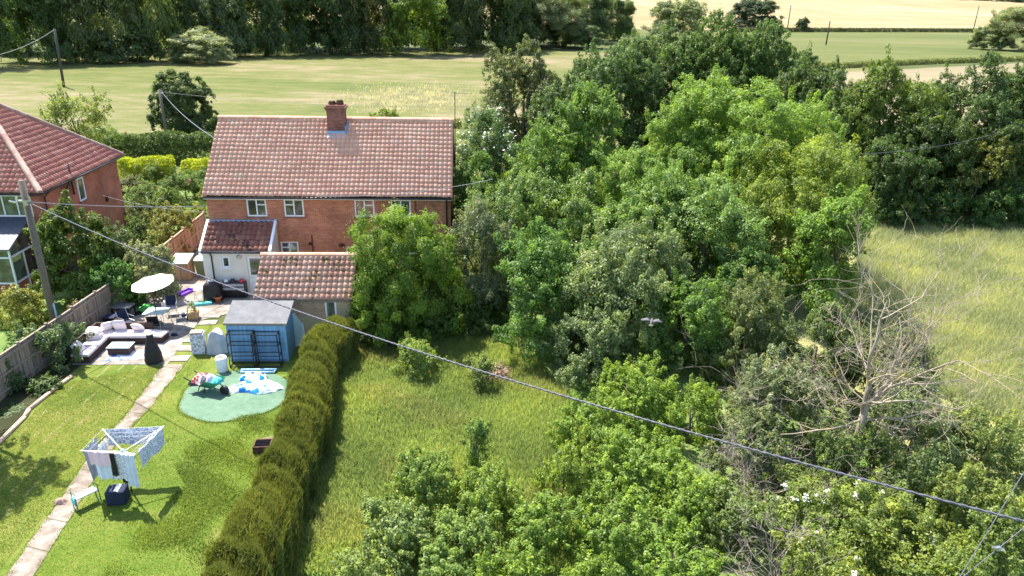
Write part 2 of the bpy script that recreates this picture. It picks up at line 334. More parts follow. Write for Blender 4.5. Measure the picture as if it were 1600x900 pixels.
flat('lawn', [L(-5.2, -30)[:2], L(9.3, -30)[:2], L(9.3, -5)[:2], L(-4.2, -5)[:2], L(-4.2, -12)[:2]], .012, 'lawn')
flat('rough_garden', [L(9.35, -30)[:2], L(30, -30)[:2], L(30, -9)[:2], L(26, 4)[:2], L(9.35, 4)[:2]], .012, 'rough')
flat('left_garden_ground', [L(-24, -20)[:2], L(-4.3, -20)[:2], L(-3.2, 0)[:2], L(-3.1, 20)[:2], L(2, 44)[:2], L(-45, 38)[:2]], .016, 'rough')
V = []
nx, ny = 60, 30
hv = MB()
def hill(u, v):
    x = -200+u*1500; y0 = 395+.36*max(x, 0)-.12*max(x-250, 0); y = y0+v*900
    dy = v*900; z = .09+max(0, dy)*.085-.00003*dy*dy+1.6*math.sin(x*.011+.8)*min(1, dy/120) - max(0, x-330)*.02*min(1, dy/200)
    return (x, y, z)
hv.sheet(hill, nx, ny); o = hv.obj('wheat_field', M['wheat'], smooth=True); o['kind'] = 'structure'

# patio, paths, turf (plot frame)
def Lp(*pts): return [L(x, y)[:2] for x, y in pts]
flat('patio', Lp((-3.25, -9.15), (.95, -9.15), (.75, -4.6), (2.2, -3.6), (4.2, -3.4), (4.2, .25), (-.1, .25), (-.1, 9), (-2.9, 9), (-3.0, -1)), .030, 'patio')
pa = g2((12, 900), (53, 900)); 
rgp = random.Random(5); Lf = [(12, 900), (150, 700), (198, 648), (255, 570)]; Rt = [(53, 900), (182, 692), (232, 640), (288, 570)]
def edge(q):
    q = [(-14.1, 9)] * 0+[tuple(G(*p)[:2]) for p in q]; out = []
    for a, b in zip(q[:-1], q[1:]):
        for k in range(14): u = k/14; out.append((a[0]+(b[0]-a[0])*u+rgp.gauss(0, .022), a[1]+(b[1]-a[1])*u))
    return out+[q[-1]]
flat('garden_path', [(-14.1, 10)]+edge(Lf)+edge(Rt)[::-1]+[(-13.35, 10)], .028, 'pathc')
tp = []
for k in range(48):
    q = 2*math.pi*k/48; rr = 2.12+.07*math.sin(3*q+1)+.04*math.sin(7*q)
    tp.append((-10.95+rr*1.02*math.cos(q), 25.2+rr*.93*math.sin(q)))
flat('artificial_turf_circle', tp, .034, 'turf')
for k, (px, py, wx, wy, rz) in enumerate([(332, 494, .8, .5, 0), (325, 505, .85, .5, .05), (299, 531, .7, .6, .08), (292, 545, .75, .55, -.04), (282, 561, .75, .55, .03)]):
    p = G(px, py); mb = MB(); mb.box(-wx/2, wx/2, -wy/2, wy/2, 0, .035)
    o = mb.obj('stepping_stone', M['patio'], bevel=.01); o.location = (p[0], p[1], .013); o.rotation_euler.z = YAW+rz
    tag(o, ['pale stepping stone nearest the tiled outbuilding', 'second pale stepping stone from the outbuilding, in line with the shed', 'middle pale stepping stone, beside the wrapped blocks',
            'fourth pale stepping stone, just short of the last one', 'last pale stepping stone, next to the long concrete path'][k], 'paving slab', 'stepping stones across the lawn')

# ------------------------------------------------------------------ building helpers
def pantile(O, U, W, width, length, cols, rows, xl=None, xr=None, seed=0, amp=.032, step=.05):
    """One tiled slope as real rolled tiles: O eave-left corner, U along the eave, W up the slope."""
    O, U, W = (np.array(a, float) for a in (O, U, W)); U /= np.linalg.norm(U); W /= np.linalg.norm(W); Nn = np.cross(U, W)
    if Nn[2] < 0: Nn = -Nn
    rng = np.random.default_rng(seed); k = 8; nx = cols*k+1
    xs = np.arange(nx)/k
    ph = xs % 1
    h = amp*1.75*np.abs(np.sin(np.pi*ph))**.55*(1+.25*np.cos(np.pi*ph))
    V = []; F = []; T = []
    for r in range(rows):
        t0, t1 = r/rows*length, (r+1.06)/rows*length
        jit = rng.normal(0, .011, cols+1)[np.minimum((xs).astype(int), cols)]
        base = len(V)*1
        lines = []
        for (t, off) in ((t0-.004, -.012), (t0, step), (t1, .004)):
            a = xl(min(t, length)/length) if xl else 0; b = xr(min(t, length)/length) if xr else width
            x = np.clip(xs/cols*width, a, b)
            sag = .03*np.sin(xs/cols*9.1+seed)*np.sin(t/length*3.0+.6*seed)+.018*np.sin(xs/cols*23+t*2.1)
            lines.append(O+np.outer(x, U)+np.outer(sag if width > 6 else 0*sag, Nn)+np.outer(np.full(nx, t)+ (jit if off != .004 else 0), W)+np.outer(h+off, Nn))
        tint = rng.random(cols)*.75+.1+.15*rng.random()
        n0 = sum(len(q) for q in V)
        V += lines
        ii = np.arange(nx-1)
        for j in (0, 1):
            F.append(np.stack([n0+j*nx+ii, n0+j*nx+ii+1, n0+(j+1)*nx+ii+1, n0+(j+1)*nx+ii], 1)); T.append(np.repeat(tint, k))
    V = np.concatenate(V); F = np.concatenate(F); T = np.concatenate(T)
    a = V[F]; area = np.linalg.norm(np.cross(a[:, 2]-a[:, 0], a[:, 3]-a[:, 1]), axis=1); keep = area > 1e-5
    return V, F[keep], T[keep]
def tiled(name, slopes, mat, parent):
    Vs, Fs, Ts, n = [], [], [], 0
    for V, F, T in slopes: Vs.append(V); Fs.append(F+n); Ts.append(T); n += len(V)
    me = np_mesh(name, np.concatenate(Vs), np.concatenate(Fs), fattr=np.concatenate(Ts), smooth=False)
    return link(name, me, M[mat], parent)
def wall_grid(mb, x0, x1, y0, y1, z0, z1, holes):
    """A wall slab in the x-z plane with rectangular openings (x0,x1,z0,z1)."""
    xs = sorted({x0, x1}|{h[0] for h in holes}|{h[1] for h in holes}); zs = sorted({z0, z1}|{h[2] for h in holes}|{h[3] for h in holes})
    inside = lambda x, z: any(h[0] < x < h[1] and h[2] < z < h[3] for h in holes)
    X = [round(v, 4) for v in xs]; Z = [round(v, 4) for v in zs]
    vs = []; fs = []
    def q(*p): n = len(vs); vs.extend(p); fs.append((n, n+1, n+2, n+3))
    for i in range(len(X)-1):
        for j in range(len(Z)-1):
            if inside((X[i]+X[i+1])/2, (Z[j]+Z[j+1])/2): continue
            q((X[i], y0, Z[j]), (X[i+1], y0, Z[j]), (X[i+1], y0, Z[j+1]), (X[i], y0, Z[j+1]))
    for a, b, c, d in holes:
        q((a, y0, c), (a, y1, c), (a, y1, d), (a, y0, d)); q((b, y0, c), (b, y0, d), (b, y1, d), (b, y1, c))
        q((a, y0, d), (a, y1, d), (b, y1, d), (b, y0, d)); q((a, y0, c), (b, y0, c), (b, y1, c), (a, y1, c))
    mb.add(vs, fs)
def window(parent, x0, x1, z0, z1, y, mull=(.5,), trans=None, sill='brick_dark', fr=.08, flip=False, rot=None):
    """White casement: the frame is a part; its glass and its sill are sub-parts."""
    f = MB(); ya, yb = y-.03, y+.045
    f.box(x0, x0+fr, ya, yb, z0, z1); f.box(x1-fr, x1, ya, yb, z0, z1)
    f.box(x0+fr, x1-fr, ya, yb, z0, z0+fr); f.box(x0+fr, x1-fr, ya, yb, z1-fr, z1)
    xm = [x0+(x1-x0)*k for k in mull]
    for x in xm: f.box(x-.035, x+.035, ya-.004, yb, z0+fr, z1-fr)
    if trans:
        zt = z1-(z1-z0)*.33; a, b = trans
        f.box(a, b, ya-.002, yb, zt-.03, zt+.03)
    o = f.obj('window', M['white'], parent)
    g = MB(); g.box(x0+fr*.5, x1-fr*.5, y+.012, y+.03, z0+fr*.5, z1-fr*.5); g.obj('pane', M['glass'], o)
    if sill: s = MB(); s.box(x0-.08, x1+.08, y-.09, y+.03, z0-.075, z0-.003); s.obj('sill', M[sill], o)
    if rot: o.matrix_local = rot
    return o
def ridge(mb, p0, p1, r=.13, n=None):
    p0, p1 = Vector(p0), Vector(p1); ln = (p1-p0).length; n = n or max(2, int(ln/.33)); d = (p1-p0)/n
    for k in range(n):
        a = p0+d*k; b = p0+d*(k+1.04); mb.tube([a, b], [r*(1.0+.06*(k % 2)), r*1.08], 10, t=random.random())

# ------------------------------------------------------------------ the semi-detached house
random.seed(3)
h = thing('semi_detached_house', 'long red brick house with pantiled gable roof, central chimney and rear extension', 'house', L(0, 0), YAW)
EZ, RZ, DY, HW = 5.06, 8.45, 4.12, 13.02
wins = [(2.13, 3.18, 3.86, 4.84), (4.08, 5.13, 3.86, 4.84), (7.79, 8.86, 3.86, 4.84), (9.72, 10.80, 3.86, 4.84), (3.70, 4.66, 1.45, 2.47), (7.2, 8.5, .95, 2.2), (10.6, 11.6, .95, 2.2)]
wb = MB(); wall_grid(wb, .1, HW-.1, .3, .55, 0, 4.93, wins)
wb.add([(.1, .3, 0), (.1, 7.94, 0), (.1, 7.94, 4.93), (.1, DY, RZ-.2), (.1, .3, 4.93)], [(0, 1, 2, 3, 4)])
wb.add([(HW-.1, .3, 0), (HW-.1, 7.94, 0), (HW-.1, 7.94, 4.93), (HW-.1, DY, RZ-.2), (HW-.1, .3, 4.93)], [(0, 1, 2, 3, 4)])
wb.add([(.1, 7.94, 0), (HW-.1, 7.94, 0), (HW-.1, 7.94, 4.93), (.1, 7.94, 4.93)], [(0, 1, 2, 3)])
wb.obj('wall', M['brick'], h)
for k, (a, b, c, d) in enumerate(wins):
    xm = a+(b-a)*.5; window(h, a+.005, b-.005, c+.005, d-.005, .37, (.5,), (xm, b-.065) if k in (0, 2) else (a+.065, xm))
SL = math.hypot(DY, RZ-EZ)
rf = tiled('roof', [pantile((0, 0, EZ), (1, 0, 0), (0, DY, RZ-EZ), HW, SL, 53, 18, seed=1),
                    pantile((HW, 2*DY, EZ), (-1, 0, 0), (0, -DY, RZ-EZ), HW, SL, 53, 18, seed=2)], 'tile', h)
mb = MB(); ridge(mb, (-.02, DY, RZ+.0), (HW+.02, DY, RZ+.0), .14); mb.obj('ridge_tiles', M['tile'], rf)
mb = MB(); mb.box(.02, HW-.02, .03, .3, 4.905, 4.925); mb.obj('soffit', M['white'], h)
mb = MB(); mb.box(.02, HW-.02, .02, .045, 4.88, 5.0); mb.obj('fascia', M['white'], h)
mb = MB(); mb.tube([(.02, -.055, 4.985), (HW-.02, -.055, 4.985)], .055, 8); mb.tube([(12.72, -.04, 4.95), (12.72, .22, 4.75), (12.72, .24, .1)], .04, 8)
mb.tube([(11.05, .26, 4.9), (11.05, .26, 3.2)], .02, 6); mb.obj('gutter', M['black'], h, smooth=True)
for sx in (0.03, HW-.03):                # verge undercloak
    mb = MB(); mb.prism([(-.02, EZ-.11), (DY, RZ-.11), (2*DY+.02, EZ-.11), (2*DY+.02, EZ-.04), (DY, RZ-.035), (-.02, EZ-.04)], 'x', sx-.05, sx+.05); mb.obj('verge', M['tile_red'], h)
ch = MB(); ch.box(6.12, 7.08, 3.22, 3.98, 7.3, 9.05); ch.box(6.07, 7.13, 3.17, 4.03, 9.05, 9.14); ch.box(6.03, 7.17, 3.13, 4.07, 9.14, 9.24); ch.box(6.1, 7.1, 3.2, 4.0, 9.24, 9.33)
co = ch.obj('chimney', M['brick_dark'], h)
for x, hh in ((6.40, .22), (6.82, .28)):
    mb = MB(); mb.lathe([(.2, 0), (.22, hh*.5), (.17, hh*.6), (.20, hh*.75), (.15, hh), (.08, hh)], 9, (x, 3.6, 9.31)); mb.obj('chimney_pot', M['rust'], co, smooth=True)
fl = MB(); zz = lambda y: EZ+(RZ-EZ)*y/DY+.075
fl.add([(6.02, 2.98, zz(2.98)), (7.18, 2.98, zz(2.98)), (7.18, 3.22, zz(3.22)), (6.02, 3.22, zz(3.22))], [(0, 1, 2, 3)])
for xa, xb in ((6.02, 6.11), (7.09, 7.18)): fl.add([(xa, 3.0, zz(3.0)+.004), (xb, 3.0, zz(3.0)+.004), (xb, 4.0, zz(4.0)), (xa, 4.0, zz(4.0))], [(0, 1, 2, 3)])
fl.box(6.1, 7.1, 3.19, 3.217, 7.6, 7.95); fl.box(7.083, 7.105, 3.2, 3.9, 7.62, 8.2); fl.obj('flashing', M['lead'], co)
mb = MB(); mb.tube([(5.42, .26, 2.85), (5.42, .26, 1.4)], .03, 6); mb.box(5.24, 5.40, .2, .3, 2.3, 2.44); mb.obj('wall_pipe', M['rust'], h); mb = MB(); mb.lathe([(.16, 0), (.14, .1), (.05, .14)], 12, (7.0, .2, 2.26)); mb.obj('vent_cowl', M['rust'], h)
# rear extension: cream rendered walls under a steep tiled lean-to
FY = -1.3
eb = MB(); holes = [(1.03, 1.45, 1.55, 2.17), (2.32, 3.22, .02, 2.18)]
wall_grid(eb, .08, 3.6, FY, FY+.2, 0, 2.48, holes)
for x in (.08, 3.6): eb.add([(x, FY, 0), (x, .3, 0), (x, .3, 3.6), (x, FY, 2.48)], [(0, 1, 2, 3)])
eb.obj('extension_wall', M['render'], h)
window(h, 1.035, 1.445, 1.555, 2.165, FY+.05, (), None, 'white')
d = MB(); d.box(2.325, 3.215, FY+.05, FY+.1, .025, 2.175)
do = d.obj('door', M['white'], h)
mb = MB(); mb.box(2.45, 3.09, FY+.035, FY+.047, 1.15, 2.05); mb.obj('pane', M['glass'], do)
mb = MB(); mb.tube([(2.40, FY+.03, 1.02), (2.40, FY-.02, 1.02), (2.52, FY-.02, 1.02)], .012, 6); mb.obj('handle', M['steel'], do)
er = tiled('extension_roof', [pantile((.1, FY-.12, 2.50), (1, 0, 0), (0, 1.72, 1.13), 3.42, math.hypot(1.72, 1.13), 13, 6, seed=5, amp=.04, step=.05)], 'tile_dark', h)
mb = MB()
for x0, x1 in ((-.02, .1), (3.52, 3.66)): mb.prism([(FY-.16, 2.38), (.28, 3.52), (.28, 3.72), (FY-.16, 2.56)], 'x', x0, x1)
mb.box(.1, 3.52, FY-.15, FY-.1, 2.36, 2.47); mb.obj('bargeboard', M['white'], h)
mb = MB(); mb.box(.1, 3.66, .2, .29, 3.60, 3.70); mb.obj('lead_flashing', M['lead'], h)
mb = MB(); mb.tube([(.1, FY-.19, 2.44), (3.52, FY-.19, 2.44)], .045, 8); mb.tube([(.55, FY-.19, 2.42), (.55, FY-.05, 2.2), (.55, FY-.05, .1)], .035, 8); mb.obj('drainpipe', M['black'], h, smooth=True)
mb = MB(); mb.lathe([(.13, 0), (.12, .05), (.06, .09)], 14, (0, 0, 0)); o = mb.obj('bulkhead_lamp', M['steel'], h); o.matrix_local = Matrix.Translation((1.95, FY-.002, 2.17)) @ Matrix.Rotation(R(90), 4, 'X') @ Matrix.Diagonal((1.1, .7, 1, 1))

# TV aerial on the far gable
t = thing('television_aerial', 'tall thin television aerial mast rising beside the right gable', 'aerial', L(13.12, 4.3), YAW)
mb = MB(); mb.tube([(0, 0, 5), (0, 0, 10.0)], .022, 6); mb.obj('mast', M['metal'], t)
mb = MB(); mb.tube([(-.1, 0, 9.95), (.95, .1, 9.9)], .012, 5)
for k in range(8): mb.tube([(.02+k*.12, -.2+.05*k*.1, 9.94), (.02+k*.12, .22, 9.94)], .007, 4)
mb.obj('antenna', M['metal'], t)

# tiled brick outbuilding
ob = thing('brick_outbuilding', 'low brick outbuilding with mossy pantiled roof behind the blue shed', 'outbuilding', L(4.28, -7.2), YAW)
OW, OD = 4.42, 2.0; oz, rz_ = 2.2, 3.62
mb = MB(); oh = [(.86, 1.16, 1.28, 2.02), (3.1, 3.62, 1.0, 2.06)]
wall_grid(mb, .12, OW-.12, .22, .45, 0, 2.18, oh)
mb.add([(.12, .22, 0), (.12, 3.8, 0), (.12, 3.8, 2.18), (.12, OD, rz_-.12), (.12, .22, 2.18)], [(0, 1, 2, 3, 4)])
mb.add([(OW-.12, .22, 0), (OW-.12, 3.8, 0), (OW-.12, 3.8, 2.18), (OW-.12, OD, rz_-.12), (OW-.12, .22, 2.18)], [(0, 1, 2, 3, 4)])
mb.add([(.12, 3.8, 0), (OW-.12, 3.8, 0), (OW-.12, 3.8, 2.18), (.12, 3.8, 2.18)], [(0, 1, 2, 3)]); mb.obj('wall', M['brick_old'], ob)
window(ob, .865, 1.155, 1.285, 2.015, .27, (), None, None); window(ob, 3.105, 3.615, 1.005, 2.055, .27, (), None, 'white')
SLo = math.hypot(OD, rz_-oz)
rf = tiled('roof', [pantile((0, 0, oz), (1, 0, 0), (0, OD, rz_-oz), OW, SLo, 18, 8, seed=7, amp=.042, step=.05), pantile((OW, 2*OD, oz), (-1, 0, 0), (0, -OD, rz_-oz), OW, SLo, 18, 8, seed=8, amp=.042, step=.05)], 'tile_moss', ob)
mb = MB(); ridge(mb, (-.03, OD, rz_+.01), (OW+.03, OD, rz_+.01), .13); mb.obj('ridge_tiles', M['tile'], rf)
mb = MB(); mb.box(.1, OW-.1, .14, .2, 2.02, 2.17); mb.obj('fascia', M['fence'], ob)
mb = MB(); mb.box(.16, .62, .10, .135, 2.06, 2.16); mb.obj('white_board', M['white'], ob)

# neighbouring hipped house on the left
n = thing('neighbour_house', 'red brick house with hipped red pantile roof at left edge', 'house', (-24.77, 36.72, 0), R(3.9))
ND, NR, NX = 9.77, 4.15, -14.0
hip = 4.885
mb = MB(); nh = [(-3.05, -.75, 3.62, 4.82), (-2.3, -.9, 1.0, 2.2)]
wall_grid(mb, NX, -.3, .3, .5, 0, 4.95, nh)
mb.add([(-.3, .3, 0), (-.3, ND-.3, 0), (-.3, ND-.3, 4.95), (-.3, .3, 4.95)], [(0, 1, 2, 3)])
mb.add([(-.3, ND-.3, 0), (NX, ND-.3, 0), (NX, ND-.3, 4.95), (-.3, ND-.3, 4.95)], [(0, 1, 2, 3)])
mb.add([(NX, .3, 0), (NX, ND-.3, 0), (NX, ND-.3, 4.95), (NX, .3, 4.95)], [(0, 1, 2, 3)]); mb.obj('wall', M['brick_red'], n)
window(n, -3.045, -.755, 3.625, 4.815, .37, (.36, .68), None); 
S1 = math.hypot(hip, NR)
Lw = -NX+.3
rf = tiled('roof', [pantile((NX-.3, 0, 5), (1, 0, 0), (0, hip, NR), Lw, S1, 56, 20, None, lambda t: Lw-hip*t, seed=11),
                    pantile((0, 0, 5), (0, 1, 0), (-hip, 0, NR), ND, S1, 40, 20, lambda t: hip*t, lambda t: ND-hip*t, seed=12),
                    pantile((0, ND, 5), (-1, 0, 0), (0, -hip, NR), Lw, S1, 56, 20, lambda t: hip*t, None, seed=13)], 'tile_red', n)
mb = MB(); ridge(mb, (.03, -.02, 5.05), (-hip, hip, 5+NR+.05), .15); ridge(mb, (.03, ND+.02, 5.05), (-hip, hip, 5+NR+.05), .13); ridge(mb, (-hip, hip, 5+NR+.03), (NX-.3, hip, 5+NR+.03), .15)
mb.obj('ridge_tiles', tile_mat('weathered_hip_tiles', [(0, (.30, .18, .14)), (.5, (.40, .26, .20)), (1, (.46, .34, .28))]), rf)
mb = MB(); mb.tube([(.06, 0, 4.95), (.06, ND, 4.95)], .06, 8); mb.tube([(NX, -.06, 4.95), (0, -.06, 4.95)], .06, 8)
mb.tube([(.05, 2.9, 4.9), (-.2, 2.9, 4.5), (-.2, 2.9, .1)], .05, 8); mb.tube([(.05, .8, 4.9), (-.22, .7, 4.6), (-.22, .7, 3.6), (-.22, .5, 3.2)], .04, 8)
mb.tube([(-.2, 3.6, 4.0), (-.2, 3.6, 5.75)], .05, 8); mb.obj('gutter', M['black'], n, smooth=True)
rot = Matrix.Translation((-.3, 0, 0)) @ Matrix.Rotation(R(90), 4, 'Z')
window(n, 4.2, 4.95, 3.4, 4.75, -.02, (), None, 'brick_dark', rot=rot)
mb = MB(); mb.box(-.29, -.2, 7.2, 7.4, 2.6, 2.95); mb.obj('wall_lamp', M['metal'], n)
# glazed lean-to at its rear
gl = MB(); x0, x1, y0, y1 = -5.0, -1.1, -1.9, .3
zt = lambda y: 2.55+(y-y0)/(y1-y0)*1.0
def bar(mb, a, b, r=.05): a, b = Vector(a), Vector(b); mb.tube([a, b], r*1.2, 4)
for x in (x1, x1-1.3, x1-2.6): bar(gl, (x, y0, 0), (x, y0, 2.5)); 
bar(gl, (x1, y1, 0), (x1, y1, 3.5)); bar(gl, (x1, y0, 2.5), (x1, y1, 3.5)); bar(gl, (x1, y0, 2.1), (x1, y1, 2.1)); bar(gl, (x0, y0, 2.1), (x1, y0, 2.1)); bar(gl, (x0, y0, 2.5), (x1, y0, 2.5))
bar(gl, (x1, y0, .7), (x1, y1, .7)); bar(gl, (x0, y0, .7), (x1, y0, .7)); bar(gl, (x1, -.8, 0), (x1, -.8, 2.1))
so = gl.obj('sunroom', M['white'], n)
g = MB(); g.box(x1-.02, x1-.005, y0, y1, 0.7, 2.1); g.add([(x1-.01, y0, 2.1), (x1-.01, y1, 2.1), (x1-.01, y1, 3.45), (x1-.01, y0, 2.5)], [(0, 1, 2, 3)]); g.box(x0, x1, y0+.005, y0+.02, .7, 2.5); g.obj('pane', M['glass'], so)
mb = MB(); mb.box(x1-.06, x1-.02, y0+.03, y1, 0, .7); mb.box(x0, x1-.07, y0+.025, y0+.06, 0, .7); mb.obj('dwarf_wall', M['brick_red'], so)
mb = MB(); mb.prism([(y0-.2, 2.52), (y1, 3.55), (y1, 3.63), (y0-.2, 2.60)], 'x', x0, x1+.15); mb.obj('sunroom_roof', plain('slate_grey_sheeting', (.06, .07, .09), .5, .5), so)

# ------------------------------------------------------------------ vegetation
def leaf_quads(rng, C, Nn, Ln, wr):
    n = len(C); t = rng.normal(size=(n, 3)); t -= Nn*(t*Nn).sum(1)[:, None]; t /= np.linalg.norm(t, axis=1)[:, None]+1e-9
    b = np.cross(Nn, t); Lh = (Ln*.5)[:, None]; Wh = Lh*wr; fold = Nn*Wh*.45
    V = np.stack([C-t*Lh, C+b*Wh+fold, C+t*Lh, C-b*Wh+fold], 1).reshape(-1, 3)
    return V, np.arange(4*n, dtype=np.int32).reshape(-1, 4)
def crown(seed, rx, ry, h, z0, leaf=.15, dens=2.0, wr=.55, style='broad', lobes=9, cr=None, ragged=.13, up=.5, tuft=None, spray=None):
    """Leaves of one crown as small faces: lobes carry domed twig tufts, each tuft carries leaves; base at z0, top at h."""
    rng = np.random.default_rng(seed); hz = (h-z0)/2; cz = z0+hz*.92; rm = (rx+ry)/2
    LB = [(0, 0, cz, rx*.74, ry*.74, hz*.84)]
    for k in range(lobes):
        a = 2*math.pi*(k/lobes*1.62+.3*rng.random()); e = -.75+1.65*((k*.618+.2*rng.random()) % 1); f = rng.uniform(.30, .48)
        ce = .30+.42*math.sqrt(max(0, 1-max(0, e)**2))
        LB.append((rx*ce*math.cos(a), ry*ce*math.sin(a), cz+hz*.68*e, rx*f, ry*f, min(hz*.6, rm*f*rng.uniform(.8, 1.2))))
    LB.append((rng.normal()*rx*.15, rng.normal()*ry*.15, cz+hz*.62, rx*.42, ry*.42, hz*.42))
    LB = np.array(LB); ar = LB[:, 3]*(LB[:, 5]+LB[:, 3]); ar[0] *= .5; pr = ar/ar.sum()
    area = 4*math.pi*((rx*ry)**1.6/3+2*(rm*hz)**1.6/3)**(1/1.6)
    la = leaf*leaf*wr*.5; n = int(1.3*dens*area/la); tr = tuft or max(leaf*1.8, min(.42, rm*.15))
    ncl = int(2.3*area/(math.pi*tr*tr)); per = max(6, n/ncl)
    li = rng.choice(len(LB), ncl, p=pr); d = rng.normal(size=(ncl, 3)); d[:, 2] += .2; d /= np.linalg.norm(d, axis=1)[:, None]
    k = rng.random(ncl); rad = 1-np.abs(rng.normal(0, ragged, ncl)); rad = np.where(k < .15, rad*rng.uniform(.5, .9, ncl), rad); rad = np.where(k > .93, rad*rng.uniform(1.05, 1.25, ncl), rad)
    C = LB[li, :3]+d*rad[:, None]*LB[li, 3:6]
    tl = np.clip((cz-C[:, 2])/(hz*.92), 0, 1); C[:, 2] = np.where(tl > 0, cz-hz*.92*np.maximum(tl, 1e-6)**.6, C[:, 2])
    low = C[:, 2] < cz; wid = np.where(low, 1+.30*np.clip((cz-C[:, 2])/hz, 0, 1), 1); C[:, 0] *= wid; C[:, 1] *= wid
    q = np.linalg.norm((C-LB[0, :3])/LB[0, 3:6], axis=1); keep = (q > .6) | (rng.random(ncl) < .35); keep &= (C[:, 2] > z0*.9)
    C = C[keep]; d = d[keep]; ncl = len(C); C[:, 2] = np.maximum(C[:, 2], .1)
    out = (C-np.array([0, 0, cz*.8]))/np.array([rx, ry, hz]); out /= np.linalg.norm(out, axis=1)[:, None]+1e-6
    ax = out*.75+np.array([0, 0, .55])+rng.normal(size=(ncl, 3))*.25; ax /= np.linalg.norm(ax, axis=1)[:, None]
    ct = np.clip(rng.normal(.45, .2, ncl), 0, 1)
    csz = tr*rng.uniform(.55, 1.4, ncl); rep = np.maximum(3, rng.poisson(per*(csz/tr)**2)); idx = np.repeat(np.arange(ncl), rep); m = len(idx)
    e = rng.normal(size=(m, 3)); e /= np.linalg.norm(e, axis=1)[:, None]; dt = (e*ax[idx]).sum(1); e = np.where((dt < -.15)[:, None], e-2*dt[:, None]*ax[idx], e)
    rr = csz[idx]*(1-np.abs(rng.normal(0, .3, m))); st = rng.random(m); rr = np.where(st > .9, csz[idx]*rng.uniform(1.0, 1.6, m), rr)
    if style == 'ash': rr = csz[idx]*rng.uniform(.35, 1.25, m)
    if style == 'loose': rr = csz[idx]*rng.uniform(.2, 1.6, m)
    axs = rng.uniform(.6, 1.35, (ncl, 3))*np.array([1, 1, .85]); Pp = C[idx]+e*rr[:, None]*axs[idx]
    sp = rng.random(ncl) < spray if spray is not None else rng.random(ncl) < {'broad': .35, 'ash': .3, 'loose': .8, 'far': .15}[style]; si = sp[idx]      # leafy shoots among the domed tufts
    sd = ax*.8+rng.normal(size=(ncl, 3))*.55+np.array([0, 0, .25]); sd /= np.linalg.norm(sd, axis=1)[:, None]; sl = csz*rng.uniform(1.2, 2.6, ncl)
    ps = C[idx]+sd[idx]*(rng.random(m)**.8*sl[idx])[:, None]+e*(csz[idx]*.42)[:, None]; Pp = np.where(si[:, None], ps, Pp)
    Nn = e*.62+ax[idx]*.2+np.array([0, 0, up*.6])+rng.normal(size=(m, 3))*.38; Nn /= np.linalg.norm(Nn, axis=1)[:, None]
    Ln = leaf*rng.uniform(.6, 1.35, m)
    V, F = leaf_quads(rng, Pp, Nn, Ln, wr); ti = np.clip(ct[idx]+rng.normal(0, .13, m), 0, 1)
    rq = np.quantile(np.hypot(V[:, 0]/rx, V[:, 1]/ry), .975); zq = np.quantile(V[:, 2], .998)/h; sc_ = np.array([1/rq, 1/rq, 1/zq]); V *= sc_; C = C*sc_
    V[:, 2] = np.maximum(V[:, 2], .02)
    return np_mesh('crown', V, F, attr=np.repeat(ti, 4)), C
def trunk_mesh(seed, h, z0, rx, C, r=None, nl=7):
    rng = random.Random(seed); mb = MB(); r = r or max(.05, h*.022)
    top = z0+(h-z0)*.55; j = [rng.uniform(-.1, .1)*rx for _ in range(4)]
    mb.tube([(0, 0, -.05), (j[0]*.4, j[1]*.4, top*.45), (j[2], j[3], top)], [r*1.25, r*.85, r*.4], 8)
    for k in range(nl):
        c = C[rng.randrange(len(C))]; s = Vector((j[0]*.4, j[1]*.4, top*rng.uniform(.35, .85))); e = Vector(c)*.96
        if e.z < s.z*.6: continue
        m_ = s.lerp(e, .5)+Vector((0, 0, (e-s).length*.1)); mb.tube([s, m_, e], [r*.42, r*.26, r*.06], 5, False)
    return mb
LIB = {}
def plant(name, label, cat, X, Y, h, r, col, group=None, z0=None, leaf=.15, dens=2.0, style='broad', seed=None, mat='leaf', share=None, ry=None, trunk=True, barkm='bark', part='crown', **kw):
    seed = seed if seed is not None else len(bpy.data.objects)
    z0 = z0 if z0 is not None else h*.18; ry = ry or r
    t = thing(name, label, cat, (X, Y, 0), (seed*2.399) % 6.28 if share or ry == r else 0, group)
    if share:
        key = share
        if key not in LIB: LIB[key] = (crown(zlib.crc32(key.encode()) % 9999, 1*3, 3, 6.0, 6*(z0/h), leaf*3/r, dens, style=style, **kw), {})
        (me, C), tm = LIB[key]; sx, sz = r/3, h/6
        o = bpy.data.objects.new(part, me); COL.objects.link(o); o.parent = t; o.scale = (sx, sx*random.uniform(.9, 1.1), sz)
        if not me.materials: me.materials.append(M[mat])
        if trunk:
            if 't' not in tm: tm['t'] = trunk_mesh(seed, 6.0, 6*(z0/h), 3, C).obj('trunk', M[barkm], t, True)
            else: q = tm['t'].copy(); COL.objects.link(q); q.parent = t; tm['t_'] = q
            (tm.get('t_') or tm['t']).scale = (sx, sx, sz)
    else:
        me, C = crown(seed, r, ry, h, z0, leaf, dens, style=style, **kw)
        o = link(part, me, M[mat], t)
        if trunk: trunk_mesh(seed, h, z0, r, C).obj('trunk', M[barkm], t, True)
    o.color = tuple(col)+(1,); return t, C
def at(px, top, Y, wpx):
    p = P(px, top, Y); d = Y*_c+(CAM_H-p[2]*.7)*_s; return float(p[0]), float(p[2]), wpx/2*d/FPX
